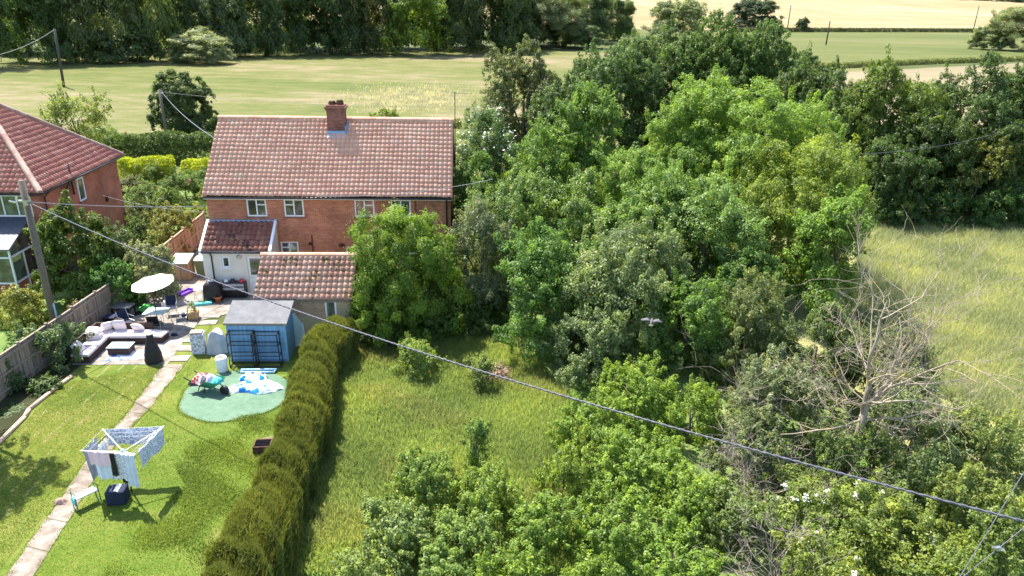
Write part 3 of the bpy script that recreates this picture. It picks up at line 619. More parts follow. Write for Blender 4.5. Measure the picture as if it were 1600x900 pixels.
def veg(kind, label, px, top, Y, wpx, col, **kw):
    X, h_, r_ = at(px, top, Y, wpx); kw['leaf'] = kw.get('leaf', .15)*(.86 if kw.get('group') in (CG, BG) else .95); r_ *= {LG: 1.0, 'bushes in the central foreground': 1.02, CG: 1.22}.get(kw.get('group'), 1.16); cat = kw.pop('cat', 'tree' if 'tree' in kind or 'ash' in kind else 'shrub')
    return plant(kind, label, cat, X, Y, h_, r_, col, **kw)

BR, MID, DK, GREY, LIME, OLIVE, PALE = (.105, .165, .028), (.075, .125, .028), (.042, .075, .022), (.105, .135, .075), (.17, .21, .03), (.12, .13, .035), (.15, .185, .085)
GL = 'leaf_gloss'
# --- tree clump right of the house
LG = 'shrubs in the left hand gardens'
BG = 'dark trees in the row behind the clump'
CG = 'trees and shrubs in the clump right of the house'
veg('round_tree', 'dense rounded bright green tree covering the right end of the brick house wall', 632, 326, 31.8, 165, (.10, .16, .02), group=CG, z0=.1, leaf=.125, dens=3.2, lobes=24, ragged=.05, spray=.05)
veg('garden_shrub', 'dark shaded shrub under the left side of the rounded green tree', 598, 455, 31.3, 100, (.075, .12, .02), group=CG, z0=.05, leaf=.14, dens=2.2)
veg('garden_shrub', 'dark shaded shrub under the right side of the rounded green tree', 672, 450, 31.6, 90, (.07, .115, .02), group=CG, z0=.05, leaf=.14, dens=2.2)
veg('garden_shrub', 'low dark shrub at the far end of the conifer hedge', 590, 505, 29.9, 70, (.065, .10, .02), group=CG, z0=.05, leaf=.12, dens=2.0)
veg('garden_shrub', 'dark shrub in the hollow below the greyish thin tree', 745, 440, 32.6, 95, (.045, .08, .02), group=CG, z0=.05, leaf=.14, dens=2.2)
veg('willow_tree', 'greyish thin tree with bare twiggy top between round tree and hazels', 752, 312, 33.5, 105, (.10, .125, .065), group=CG, z0=.6, leaf=.12, dens=1.5, mat=GL, ragged=.25)
veg('hazel_tree', 'broad leafy hazel standing at the clearing edge, left front of the clump', 872, 352, 30.8, 190, (.075, .14, .03), group=CG, z0=.3, leaf=.17, dens=2.0, lobes=12)
veg('whitebeam_tree', 'silvery leaved tree in the middle front of the clump', 985, 350, 30.2, 200, (.115, .155, .065), group=CG, z0=.4, leaf=.15, dens=1.9, mat=GL, lobes=12)
veg('hawthorn_tree', 'mid green tree close behind the hazel, right of the brick gable', 800, 262, 38, 150, (.095, .15, .038), group=CG, z0=1, leaf=.15, dens=1.8, mat=GL)
veg('hawthorn_tree', 'bluish green tree behind the silvery leaved tree', 905, 272, 37, 150, (.09, .145, .03), group=CG, z0=1, leaf=.16, dens=1.8, mat=GL)
veg('ash_tree', 'light green feathery ash left of the two tallest ash trees', 1010, 235, 37.5, 180, (.11, .18, .038), group=CG, z0=1, leaf=.18, wr=.42, style='ash', up=.7, dens=1.8)
veg('ash_tree', 'large silvery green ash front of the tall ash trees', 1110, 280, 34.0, 215, (.112, .18, .045), group=CG, z0=1, leaf=.18, wr=.42, style='ash', up=.7, dens=1.9, mat=GL)
veg('ash_tree', 'yellow green ash with the second highest bright crown', 1075, 152, 42, 150, (.115, .185, .036), group=CG, z0=2, leaf=.18, wr=.42, style='ash', up=.7, dens=1.8)
veg('ash_tree', 'tallest bright yellow green ash at the top of the clump', 1180, 122, 42.5, 235, (.12, .19, .036), group=CG, z0=2, leaf=.18, wr=.42, style='ash', up=.7, dens=1.9, lobes=12)
veg('elm_tree', 'olive twiggy tree on the right side of the bright ash trees', 1272, 212, 37, 205, (.13, .175, .033), group=CG, z0=.8, leaf=.15, dens=1.4, ragged=.28, lobes=12)
veg('sycamore_tree', 'dark green tree with a pointed lighter top left of the ash trees', 925, 130, 45, 120, (.085, .145, .03), group=CG, z0=1.5, leaf=.2, dens=1.9)
veg('hawthorn_tree', 'fresh green tree behind and right of the white blossom tree', 845, 190, 43, 150, (.095, .16, .03), group=CG, z0=1, leaf=.16, dens=1.8)
t, C = veg('blossom_tree', 'small tree dotted with white blossom beside the right end of the roof', 762, 168, 46.5, 115, (.08, .13, .05), group=CG, z0=1, leaf=.16, dens=1.7)
def blossoms(t, C, n, size, seed, name='blossom', zmin=.45, per=6, spread=.2):
    rng = np.random.default_rng(seed); z = C[:, 2]; ok = np.where(z > np.quantile(z, zmin))[0]; ix = rng.choice(ok, n)
    idx = np.repeat(np.arange(n), per); Pp = C[ix][idx]*1.05+np.array([0, -.05, .12])+rng.normal(size=(len(idx), 3))*spread; Nn = rng.normal(size=(len(idx), 3))*.4+np.array([0, -.2, .8]); Nn /= np.linalg.norm(Nn, axis=1)[:, None]
    V, F = leaf_quads(rng, Pp, Nn, size*rng.uniform(.7, 1.3, len(idx)), .9)
    if n > 60: link(name, np_mesh(name, V, F), M['petal'], t)['kind'] = 'stuff'; return
    for k in range(n): link(name, np_mesh(name, V[k*per*4:(k+1)*per*4], F[:per]), M['petal'], t)
blossoms(t, C, 130, .17, 5)
veg('hawthorn_tree', 'pale green bushy tree in the middle of the clump under the ash trees', 995, 300, 34.5, 130, (.10, .165, .035), group=CG, z0=.6, leaf=.15, dens=1.7, mat=GL)
veg('ash_tree', 'yellow green low ash at the right edge of the clump above the meadow', 1318, 290, 33.5, 130, (.105, .175, .03), group=CG, z0=.4, leaf=.18, style='ash', up=.7, dens=1.7)
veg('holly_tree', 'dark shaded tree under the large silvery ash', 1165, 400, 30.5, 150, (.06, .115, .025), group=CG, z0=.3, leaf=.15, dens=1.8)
veg('hazel_bush', 'leafy hazel bush right of the silvery tree in front of the dark trees', 1085, 430, 28.5, 130, (.08, .145, .03), group=CG, z0=.2, leaf=.14, dens=1.8)
veg('willow_bush', 'silvery bush at the right foot of the hazel', 925, 470, 27.6, 130, (.11, .15, .065), group=CG, z0=.15, leaf=.12, dens=1.7, mat=GL)
veg('sycamore_tree', 'plain green tree behind the hedge shrubs right of the roof aerial', 745, 240, 40, 80, (.075, .13, .03), group=CG, z0=.8, leaf=.16, dens=1.7)
# --- dark row behind
BG = 'dark trees in the row behind the clump'
for px, top, Y, wd, col, lab in [
    (820, 64, 66, 140, (.075, .095, .042), 'greyish dark tree at the left end of the back row'), (890, 100, 60, 120, (.05, .085, .025), 'low dark tree in the back row right of the greyish one'),
    (962, 72, 65, 150, (.05, .09, .025), 'dark green tree in the back row above the pointed tree'), (1042, 38, 69, 160, (.06, .10, .03), 'tall dark tree in the back row left of the row summit'),
    (1125, 22, 67, 190, (.055, .10, .022), 'broad dark tree forming the left half of the back row summit'), (1212, 36, 66, 180, (.05, .092, .022), 'broad dark tree forming the right half of the back row summit'),
    (1280, 85, 61, 140, (.055, .092, .028), 'dark tree stepping down right of the back row summit'), (1335, 150, 57, 110, (.05, .085, .022), 'lowest dark tree in the dip of the back row'),
    (1400, 92, 57, 160, (.085, .125, .022), 'sunlit olive green tree right of the dip in the back row'), (1478, 108, 61, 90, (.06, .09, .035), 'narrow grey green tree between the olive tree and the right edge trees'),
    (1548, 84, 57, 150, (.05, .085, .025), 'large dark tree above the right meadow near the picture edge'), (1628, 96, 57, 120, (.05, .08, .025), 'dark tree cut by the right picture edge'),
    (1462, 170, 54, 140, (.045, .075, .02), 'dark shaded tree over the meadow hedge below the olive tree'), (1545, 215, 52.5, 80, (.10, .115, .028), 'yellowish shrubby tree at the back of the right meadow'),
    (1405, 215, 52, 120, (.045, .078, .02), 'dark leafy tree at the left back corner of the right meadow'), (1600, 190, 53, 110, (.045, .075, .02), 'dark lower tree at the right back corner of the meadow')]:
    veg('sycamore_tree', lab, px, top, Y, wd, col, group=BG, z0=.5, leaf=.21, dens=2.0, lobes=12)
for px, top, wd, lab in [(1385, 300, 110, 'low ivy covered bank shrub at left end of meadow hedge'), (1475, 296, 130, 'low dark bramble in the middle of meadow hedge'), (1570, 292, 130, 'low dark bramble at right end of meadow hedge'), (1655, 290, 100, 'low bramble past the right edge of meadow hedge')]:
    X, h_, r_ = at(px, top, 50.3, wd); plant('bramble_bank', lab, 'shrub', X, 50.3, h_, r_, (.04, .085, .022), 'brambles along the meadow hedge', z0=0, leaf=.2, dens=1.6, ry=1.1, trunk=False, lobes=6)
# --- right thicket and foreground scrub
SG = 'scrub in the right foreground thicket'
for kind, px, top, Y, wd, col, kw, lab in [
    ('scrub_bush', 1185, 425, 27.5, 130, (.10, .125, .05), {}, 'reddish tipped scrub left of the dead tree crown'),
    ('scrub_bush', 1290, 470, 25.8, 140, (.09, .125, .045), {}, 'green scrub behind the dead tree on its left'),
    ('scrub_bush', 1400, 500, 25.3, 140, (.10, .125, .065), {}, 'grey green scrub behind the dead tree on its right'),
    ('scrub_bush', 1225, 550, 23, 150, (.11, .135, .07), {'mat': GL}, 'grey green scrub between dead tree and dark hollow'),
    ('scrub_bush', 1450, 590, 22, 150, (.11, .14, .07), {'mat': GL}, 'grey green scrub at the meadow corner right of the dead tree'),
    ('scrub_bush', 1335, 668, 20.4, 150, (.085, .125, .04), {}, 'green scrub around the dead tree trunk'),
    ('hazel_bush', 1560, 640, 20.5, 150, (.13, .165, .055), {}, 'pale green bush at the right edge below the meadow'),
    ('scrub_bush', 1480, 680, 19.3, 120, (.10, .14, .055), {'mat': GL}, 'blue green bush under the thick cable, right of the dead tree'),
    ('scrub_bush', 1180, 640, 20.8, 110, (.10, .125, .06), {}, 'thin scrub left of the dead tree among grey twigs'),
    ('elder_bush', 1330, 745, 17.8, 220, (.125, .165, .04), {'fl': 26}, 'elder bush with flat white flower heads below the cable'),
    ('elder_bush', 1450, 800, 16, 190, (.13, .165, .035), {'fl': 7}, 'elder bush with few flowers at the bottom right'),
    ('elder_bush', 1290, 850, 14.9, 170, (.12, .155, .03), {'fl': 6}, 'elder bush cut by the bottom edge beside the grey twigs'),
    ('hazel_bush', 1550, 735, 17.5, 140, (.14, .175, .05), {}, 'bright pale bush at the right edge under the cable'),
    ('scrub_bush', 1165, 770, 17.2, 120, (.09, .125, .04), {}, 'dull green bush under the cable between the twig heaps'),
    ('hazel_bush', 1590, 800, 15.5, 120, (.11, .15, .04), {}, 'green bush in the bottom right corner'),
    ('hazel_bush', 1500, 860, 14.3, 130, (.10, .14, .035), {}, 'green bush at the bottom edge left of the thin wires')]:
    fl = kw.pop('fl', 0)
    t, C = veg(kind, lab, px, top, Y, wd, col, group=SG, z0=.1, leaf=.125, dens=1.7, ragged=.24, style='loose', **kw)
    if fl: blossoms(t, C, fl, .09, fl, 'flower_head', .6, 18, .05)
FG = 'bushes in the central foreground'
for kind, px, top, Y, wd, col, kw, lab in [
    ('hazel_bush', 1000, 560, 24, 150, (.095, .155, .03), {}, 'sunlit bush at the clump foot right of the clearing'),
    ('hazel_bush', 1085, 600, 22.5, 110, (.10, .16, .03), {}, 'bush left of the dark hollow beside the dead tree scrub'),
    ('hazel_bush', 925, 620, 22, 130, (.10, .16, .03), {}, 'bush at the right side of the clearing above the cable'),
    ('hazel_bush', 1005, 680, 20, 170, (.095, .155, .03), {}, 'large bush crossed by the cable right of the clearing'),
    ('hazel_bush', 1085, 745, 18, 140, (.10, .16, .03), {}, 'bush left of the grey twig heap'),
    ('hazel_bush', 965, 780, 17.3, 170, (.09, .15, .03), {}, 'bush in the lower middle of the picture'),
    ('hazel_bush', 885, 690, 19.5, 90, (.11, .165, .035), {}, 'small bush closing the clearing on the right'),
    ('hazel_bush', 1060, 830, 15.8, 150, (.085, .145, .025), {}, 'bush at the bottom edge right of centre'),
    ('plum_bush', 742, 650, 20.3, 65, (.085, .14, .04), {'ragged': .35}, 'thin upright sapling at the near edge of the clearing'),
    ('plum_bush', 665, 705, 18.8, 130, (.095, .15, .04), {}, 'rounded bush below the clearing, nearest the hedge side'),
    ('plum_bush', 760, 740, 18, 130, (.10, .155, .035), {}, 'leafy bush below the thin upright sapling'),
    ('plum_bush', 615, 790, 16.8, 140, (.10, .15, .055), {'mat': GL}, 'silvery green bush right of the hedge strip near the bottom'),
    ('plum_bush', 715, 815, 16, 170, (.095, .15, .045), {}, 'broad bush at the bottom centre left'),
    ('plum_bush', 560, 860, 14.9, 100, (.11, .155, .055), {}, 'small bush at the bottom edge by the tall grass'),
    ('plum_bush', 850, 790, 16.8, 130, (.09, .15, .03), {}, 'dark green bush at the bottom centre'),
    ('plum_bush', 800, 870, 14.6, 140, (.10, .16, .03), {}, 'bush cut by the bottom edge at the centre'),
    ('plum_bush', 930, 880, 14.3, 130, (.095, .15, .03), {}, 'bush cut by the bottom edge right of centre'),
    ('clearing_bush', 652, 528, 27.4, 85, (.11, .165, .05), {}, 'small pale bush standing alone at the back of the clearing'),
    ('clearing_bush', 752, 552, 26.3, 60, (.10, .14, .05), {}, 'low bush beside the brown heap in the clearing')]:
    veg(kind, lab, px, top, Y, wd, (col[0]*1.28, col[1]*1.18, col[2]*1.05), group=FG, z0=.12, leaf=.118, dens=1.75, style='loose', **kw)
# --- left gardens
LG = 'shrubs in the left hand gardens'
for kind, px, top, Y, wd, col, kw, lab in [
    ('laurel_bush', 98, 310, 34.2, 128, (.06, .095, .015), {'leaf': .16, 'lobes': 20, 'spray': .1, 'ragged': .06, 'dens': 3.4}, 'big dark rounded laurel behind the utility pole'),
    ('garden_shrub', 170, 340, 36, 75, (.08, .115, .05), {}, 'grey green shrub right of the laurel'),
    ('garden_shrub', 165, 400, 33.2, 85, (.05, .115, .025), {}, 'low fresh green shrub behind the fence'),
    ('variegated_shrub', 228, 376, 35, 85, (.16, .18, .11), {'mat': GL}, 'pale variegated shrub overhanging the fence beside the bins'),
    ('golden_shrub', 22, 442, 30.8, 90, (.15, .16, .035), {}, 'yellowish shrub at left edge beside the utility pole'),
    ('golden_shrub', 120, 470, 30.5, 40, (.14, .12, .08), {}, 'small faded shrub right of the utility pole'),
    ('lilac_shrub', 72, 502, 27.6, 105, (.075, .115, .05), {'mat': GL}, 'grey green shrub leaning over the fence onto the lawn'),
    ('pine_shrub', -5, 545, 25.3, 70, (.05, .085, .035), {}, 'bluish pine shrub in the border at the left edge'),
    ('border_plant', 60, 590, 25.3, 60, (.06, .10, .03), {}, 'low border plants below the leaning shrub'),
    ('border_plant', 15, 640, 23.6, 50, (.05, .09, .03), {}, 'dark low border plants at the left edge'),
    ('golden_acer', 255, 320, 42, 95, (.145, .15, .045), {}, 'golden orange acer shrub between the two houses'),
    ('garden_shrub', 212, 312, 47, 60, (.07, .085, .035), {}, 'dull green shrub beside the neighbour house wall'),
    ('rose_bush', 285, 268, 54, 90, (.07, .115, .03), {'red': 1}, 'rose bush with red flowers left of the brick house'),
    ('garden_shrub', 232, 250, 60, 78, (.13, .18, .06), {}, 'round pale green bush in front of the lime hedge'),
    ('garden_shrub', 197, 272, 56, 48, (.09, .10, .05), {}, 'small grey shrub at the corner of the neighbour house'),
    ('garden_shrub', 328, 285, 50, 50, (.10, .14, .03), {}, 'yellow green shrub against the left gable of the brick house'),
    ('garden_shrub', 222, 285, 52, 62, (.075, .115, .03), {}, 'dark green shrub between the neighbour house and the roses'),
    ('garden_shrub', 312, 262, 58, 55, (.10, .15, .035), {}, 'fresh green shrub right of the rose bush, before the lime hedge'),
    ('garden_shrub', 262, 290, 49, 60, (.085, .125, .03), {}, 'mid green shrub in front of the rose bush'),
    ('garden_shrub', 308, 318, 45, 45, (.13, .15, .04), {}, 'yellowish shrub behind the tan fence'),
    ('garden_shrub', 205, 340, 40, 60, (.055, .085, .025), {}, 'dark shrub at the foot of the neighbour house side wall'),
    ('garden_shrub', 330, 236, 66, 60, (.09, .14, .035), {}, 'shrub in the gap of the lime hedge by the house'),
    ('garden_shrub', 250, 224, 71, 70, (.13, .18, .03), {}, 'bright low bush before the dark back hedge'),
    ('golden_acer', 195, 208, 74, 36, (.20, .18, .05), {}, 'slender yellow shrub at the back of the garden'),
    ('garden_shrub', 160, 198, 74, 90, (.10, .15, .05), {}, 'pale leafy shrub behind the neighbour roof'),
    ('loose_tree', 108, 132, 62, 125, (.13, .165, .045), {'ragged': .35, 'dens': 1.0, 'leaf': .22}, 'loose light green tree rising behind the neighbour roof'),
    ('ivy_tree', 281, 112, 78, 104, (.045, .075, .02), {'leaf': .22, 'dens': 4.5, 'ragged': .05, 'spray': .05, 'lobes': 22}, 'dark ivy clad tree beside the back utility pole'),
    ('garden_shrub', 600, 168, 86, 55, (.12, .16, .03), {'leaf': .2}, 'bright bush top showing behind the ridge, right of the chimney')]:
    red = kw.pop('red', 0); kw = dict({'leaf': .14, 'dens': 1.8}, **kw)
    t, C = veg(kind, lab, px, top, Y, wd, col, group=LG, z0=.08 if 'tree' not in kind else 1.0, **kw)
    if red:
        rng = np.random.default_rng(9); ix = rng.choice(len(C), 40); idx = np.repeat(np.arange(40), 4)
        V, F = leaf_quads(rng, C[ix][idx]*1.03+rng.normal(size=(160, 3))*.06, np.tile([0, -.5, .8], (160, 1)), np.full(160, .15), .9); [link('rose_flower', np_mesh('rose_flower', V[k*16:k*16+16], F[:4]), M['red'], t) for k in range(40)]
plant('garden_tree', 'leafy tree at the left edge whose shade falls on the lawn', 'tree', -19.9, 23.2, 10.4, 2.3, (.07, .11, .03), LG, z0=5.0, leaf=.15, dens=1.6, seed=61)
def hedge_mesh(seed, pts, hw, h, leaf, dens, lump=.12, up=1.0, spike=0, wr=.5):
    """A hedge following a centre line: leaf faces over its top and both sides."""
    rng = np.random.default_rng(seed); pts = np.array(pts, float); seg = np.linalg.norm(np.diff(pts, axis=0), axis=1); cum = np.r_[0, np.cumsum(seg)]; ln = cum[-1]
    per = 2*h+2*hw; n = int(dens*ln*per/(leaf*leaf*wr*.5)); s = rng.random(n)*ln; u = rng.random(n)*per
    x = np.interp(s, cum, pts[:, 0]); y = np.interp(s, cum, pts[:, 1]); k = np.clip(np.searchsorted(cum, s)-1, 0, len(seg)-1)
    dr = (pts[k+1]-pts[k])/seg[k][:, None]; nr = np.stack([dr[:, 1], -dr[:, 0]], 1)
    th = (rng.random(n)*1.16-.08)*math.pi; cth, sth = np.cos(th), np.sin(th); off = hw*np.sign(cth)*np.abs(cth)**.62; z = h*np.maximum(0, np.sign(sth)*np.abs(sth)**.62)
    z = np.where(rng.random(n) < .3, rng.random(n)*h*.8, z); off = np.where(z < h*.8, np.sign(off)*np.maximum(np.abs(off), hw*.9), off)
    lum = 1+lump*(np.sin(s*2.1+seed+1.3*np.sin(s*.7))*.45+np.sin(s*4.1+off*3+z*2.6+np.sin(s*1.7)*2)*.7+np.sin(s*.9+2*seed)*.5+np.sin(s*9+z*7+off*8)*.35)
    dep = 1-np.abs(rng.normal(0, .14, n)); off = off*lum*dep; z = z*(1+(lum-1)*.6)*(.92+.08*dep)+rng.normal(0, .03, n)
    C = np.stack([x+nr[:, 0]*off, y+nr[:, 1]*off, np.maximum(z, .04)], 1)
    Nn = np.stack([nr[:, 0]*off/hw*.8, nr[:, 1]*off/hw*.8, np.full(n, .35)], 1)+rng.normal(size=(n, 3))*.5; Nn /= np.linalg.norm(Nn, axis=1)[:, None]
    cl = np.sin(s*3.3+z*4+off*5)*.12+np.sin(s*1.1)*.12; ti = np.clip(.45+cl+rng.normal(0, .15, n), 0, 1)
    if spike:                         # upright feathery sprays
        Nn[:, 2] *= .25; Nn /= np.linalg.norm(Nn, axis=1)[:, None]; t = np.stack([nr[:, 0]*off*.8, nr[:, 1]*off*.8, np.full(n, 1.0)], 1)+rng.normal(size=(n, 3))*.35
        t -= Nn*(t*Nn).sum(1)[:, None]; t /= np.linalg.norm(t, axis=1)[:, None]; b = np.cross(Nn, t); Lh = (leaf*rng.uniform(.6, 1.6, n)*.5)[:, None]*spike; Wh = leaf*.5*wr
        V = np.stack([C-t*Lh, C+b*Wh-t*Lh*.3, C+t*Lh, C-b*Wh-t*Lh*.3], 1).reshape(-1, 3); F = np.arange(4*n, dtype=np.int32).reshape(-1, 4)
    else: V, F = leaf_quads(rng, C, Nn, leaf*rng.uniform(.7, 1.3, n), wr)
    V[:, 2] = np.maximum(V[:, 2], .02); return np_mesh('hedge', V, F, attr=np.repeat(ti, 4))
def hedge(name, label, pts, hw, h, col, seed=1, leaf=.12, dens=2.2, mat='leaf', **kw):
    o = link(name, hedge_mesh(seed, pts, hw, h, leaf, dens, **kw), M[mat]); o.color = tuple(col)+(1,); tag(o, label, 'hedge'); return o
hpts = [tuple(G(px, py, 1.7)[:2]) for px, py in [(535, 497), (500, 525), (487, 575), (478, 620), (460, 670), (440, 720), (415, 780), (385, 840), (358, 900)]]
hpts.append((hpts[-1][0]+.1, hpts[-1][1]-3))
hedge('conifer_hedge', 'long olive green conifer hedge dividing the mown lawn from the rough garden', hpts, .80, 1.75, (.088, .10, .03), 4, .09, 3.4, 'needle', spike=2.6, wr=.28, lump=.15)
lg = lambda px, py, z=1.9: tuple(G(px, py, z)[:2])
hedge('lime_hedge', 'bright lime green clipped hedge left of the round pale bush', [lg(186, 247), lg(268, 246)], .9, 1.9, (.24, .28, .015), 2, .14)
hedge('lime_hedge', 'bright lime green clipped hedge against the left end of the brick house', [lg(285, 250), lg(350, 250)], .9, 1.9, (.24, .28, .015), 3, .14)
hedge('dark_back_hedge', 'dark green hedge closing the gardens off from the meadow', [lg(175, 212, 2.6), lg(300, 209, 2.6), lg(430, 207, 2.6)], 1.3, 2.6, (.05, .085, .025), 5, .17)
# --- woodland beyond the meadow
WG = 'tall trees in the woodland row beyond the meadow'
ordn = ['leftmost', 'second', 'third', 'fourth', 'fifth', 'sixth', 'seventh', 'eighth', 'ninth', 'tenth', 'eleventh', 'twelfth', 'thirteenth', 'fourteenth', 'fifteenth', 'sixteenth', 'seventeenth', 'eighteenth', 'nineteenth', 'twentieth']
random.seed(8)
wood = [(-30, 150, 120, DK), (45, 158, 130, DK), (110, 163, 110, (.07, .095, .04)), (175, 168, 110, (.085, .11, .045)), (235, 172, 90, (.09, .125, .045)), (290, 184, 100, (.045, .075, .022)), (345, 186, 100, (.075, .105, .055)), (395, 190, 100, (.05, .085, .03)),
        (440, 194, 90, (.055, .085, .035)), (490, 198, 100, (.04, .07, .022)), (540, 202, 95, (.045, .07, .025)), (590, 205, 95, (.055, .07, .025)), (650, 203, 110, (.085, .135, .022)), (705, 212, 90, (.04, .065, .02)), (755, 218, 95, (.045, .07, .022)), (800, 226, 85, (.04, .065, .022))]
for k, (px, Y, wd, col) in enumerate(wood):
    X, h_, r_ = at(px, 40, Y, wd); h2 = random.uniform(20, 26)
    plant('woodland_tree', ('yellow green sunlit tree, ' if k == 12 else 'pale leafy tree, ' if col[1] > .1 else 'dark tree, ')+ordn[k]+' from the left in the woodland beyond the meadow', 'tree', X, Y, h2, r_, col, WG, z0=.3, leaf=.5, dens=1.8, share='wood%d' % (k % 6), style='far', seed=200+k, lobes=13, tuft=.5, trunk=False)
for k in range(9):
    X, h_, r_ = at(20+k*95, 40, 182+k*6, 125); plant('woodland_tree', 'dark tall tree standing behind the front woodland row, '+ordn[k]+' from the left', 'tree', X, 186+k*7, 26, r_*1.1, (.032, .055, .02), 'tall trees behind the woodland row', z0=.4, leaf=.55, share='wood%d' % ((k+3) % 6), style='far', seed=260+k)
for px, base, top, wd, col, lab, nm in [(828, 70, -30, 90, (.05, .08, .028), 'dark tall tree behind the pale willow at the end of the woodland', 'meadow_tree'), (905, 66, -25, 95, (.055, .085, .03), 'dark tall tree between the pale willow and the last meadow tree', 'meadow_tree'), (315, 99, 44, 104, (.17, .20, .12), 'pale silvery willow bush in front of the woodland', 'willow_bush'), (130, 98, 50, 50, (.09, .12, .05), 'light green bush at the woodland foot near the field pole', 'woodland_bush'), (195, 96, 38, 110, (.075, .105, .045), 'broad leafy bush left of the silvery willow bush', 'woodland_bush'),
        (856, 74, -18, 140, (.12, .15, .08), 'pale willow tree at the right end of the woodland', 'willow_tree'), (952, 64, -10, 84, (.075, .11, .035), 'dark green tree beside the pale willow at the meadow end', 'meadow_tree'), (905, 75, 34, 90, (.075, .105, .05), 'low bush between the pale willow and the dark green tree', 'meadow_bush'),
        (1058, 62, -2, 95, (.14, .17, .10), 'pale grey green tree top in front of the wheat field', 'field_tree'), (1174, 46, -3, 84, (.035, .06, .03), 'dark domed tree standing out against the wheat field', 'field_tree'), (1251, 50, 27, 26, (.04, .065, .03), 'small dark bush at the wheat field foot', 'field_bush'),
        (1592, 80, 4, 96, (.14, .17, .09), 'pale willow tree at the far right edge by the paddock', 'willow_tree'), (1545, 78, 34, 66, (.12, .15, .08), 'pale willow bush left of the far right willow', 'willow_bush')]:
    g = G(px, base); X, h_, r_ = at(px, top, g[1], wd); cat = 'tree' if 'tree' in nm else 'bush'
    plant(nm, lab, cat, float(P(px, base, g[1])[0]), g[1], h_, r_, col, None, z0=h_*.03, leaf=.45 if g[1] < 300 else .8, share='far%s' % nm, style='far', dens=3.0, spray=.08, lobes=18, seed=int(px), tuft=.5, trunk=False)
for k, (px, py) in enumerate([(1490, 2), (1530, 6), (1570, 10), (1612, 16)]):
    d = ray(px, py); Y = 900; p = np.array([0, 0, CAM_H])+d*(Y/d[1]); plant('hilltop_tree', 'dark tree in the far hedge above the wheat, '+ordn[k]+' from the left', 'tree', p[0], Y, p[2]+14, 20, (.035, .055, .03), 'dark trees above the wheat field', z0=p[2]-16, leaf=1.4, share='wood%d' % k, style='far', seed=300+k, trunk=False)
hedge('field_hedge', 'low dark hedge line along the wheat field foot', [(110, 408), (205, 455), (330, 512)], 1.6, 2.2, (.06, .075, .035), 6, .7, 1.6)
hedge('reed_line', 'pale reedy hedge line between paddock and beige strip', [(60, 178), (118, 214), (205, 259), (260, 280)], 1.2, 1.3, (.12, .14, .06), 7, .45, 1.6)
hedge('meadow_edge_hedge', 'low leafy hedge along the near side of the far meadow right of the ivy tree', [lg(370, 190, 1), lg(720, 186, 1)], .9, 1.0, (.13, .15, .06), 8, .22, 1.5)

# dead trees and twiggy thickets
def branching(mb, rng, p, d, ln, r, depth, spread=.55, grav=0.0, n=6, tips=None):
    pts = [p]; rad = [r]; q = Vector(p); dd = Vector(d).normalized()
    for k in range(n):
        dd = (dd+Vector((rng.gauss(0, .2), rng.gauss(0, .2), rng.gauss(.03, .15)-grav))).normalized(); q = q+dd*ln/n; pts.append(q.copy()); rad.append(r*(1-.62*(k+1)/n))
    mb.tube(pts, rad, 6 if r > .03 else 4, False)
    if depth <= 0: return
    for k in range(rng.randint(3, 6)):
        i = rng.randint(1, n); o = Vector((rng.gauss(0, 1), rng.gauss(0, 1), rng.gauss(.15, .6))); o = (dd+o.normalized()*spread*1.7).normalized()
        branching(mb, rng, pts[i], o, ln*rng.uniform(.45, .72), max(.006, rad[i]*.62), depth-1, spread, grav, n)
t = thing('dead_tree', 'bare grey dead tree with lichened spreading branches above the scrub', 'tree', (11.75, 20.9, 0))
rng = random.Random(21); mb = MB(); mb.tube([(0, 0, 0), (.05, 0, 1.6), (.1, .05, 2.8)], [.17, .13, .11], 10); mb.obj('trunk', M['dead'], t, True)
mb = MB()
for d, ln, r in [((.0, .05, 1), 5.0, .10), ((.8, -.05, .8), 4.0, .085), ((.35, .25, 1), 4.2, .07), ((-.7, .2, .7), 3.6, .06), ((-.35, -.2, 1), 3.6, .055), ((.9, .3, .55), 3.3, .055), ((-.9, -.3, .15), 3.2, .05), ((.6, -.6, .2), 2.8, .05), ((-.5, -.7, .2), 2.6, .045), ((.45, .1, 1.0), 3.8, .06)]:
    branching(mb, rng, Vector((.08, .04, rng.uniform(2.1, 2.8))), d, ln*.92, r*.8, 3, .55, .0, 7)
mb.obj('branches', M['dead'], t, True)
for px, py, z, hh, n_, lab in [(1205, 715, .3, 2.2, 18, 'tangle of grey dead twigs left of the dead tree'), (1190, 560, .3, 3.6, 14, 'bare grey branches among scrub left of the dead tree'), (1225, 885, .3, 1.7, 26, 'tangle of pale dead twigs at the bottom edge'), (1160, 735, .2, 1.5, 14, 'small dead twig heap beside the bushes'), (1330, 700, .3, 2.2, 10, 'fallen grey branches at the dead tree foot'), (1300, 270, 5, 4.5, 0, 'bare twigs')]:
    if not n_: continue
    p = G(px, py, z+hh*.4); t = MB(); rng = random.Random(px)
    for k in range(n_): branching(t, rng, Vector((rng.gauss(0, .45), rng.gauss(0, .4), 0.0)), (rng.gauss(0, .7), rng.gauss(0, .6), rng.uniform(.25, 1)), hh*rng.uniform(.6, 1.1), .022, 2, .6, .03)
    o = t.obj('dead_bush', M['twig']); o.location = (p[0], p[1], 0); tag(o, lab, 'dead bush', 'dead grey bushes')
p = G(772, 582, .3); rng = np.random.default_rng(3); n_ = 900; C = rng.normal(size=(n_, 3))*np.array([.32, .28, .16])+np.array([0, 0, .22]); C[:, 2] = np.abs(C[:, 2])
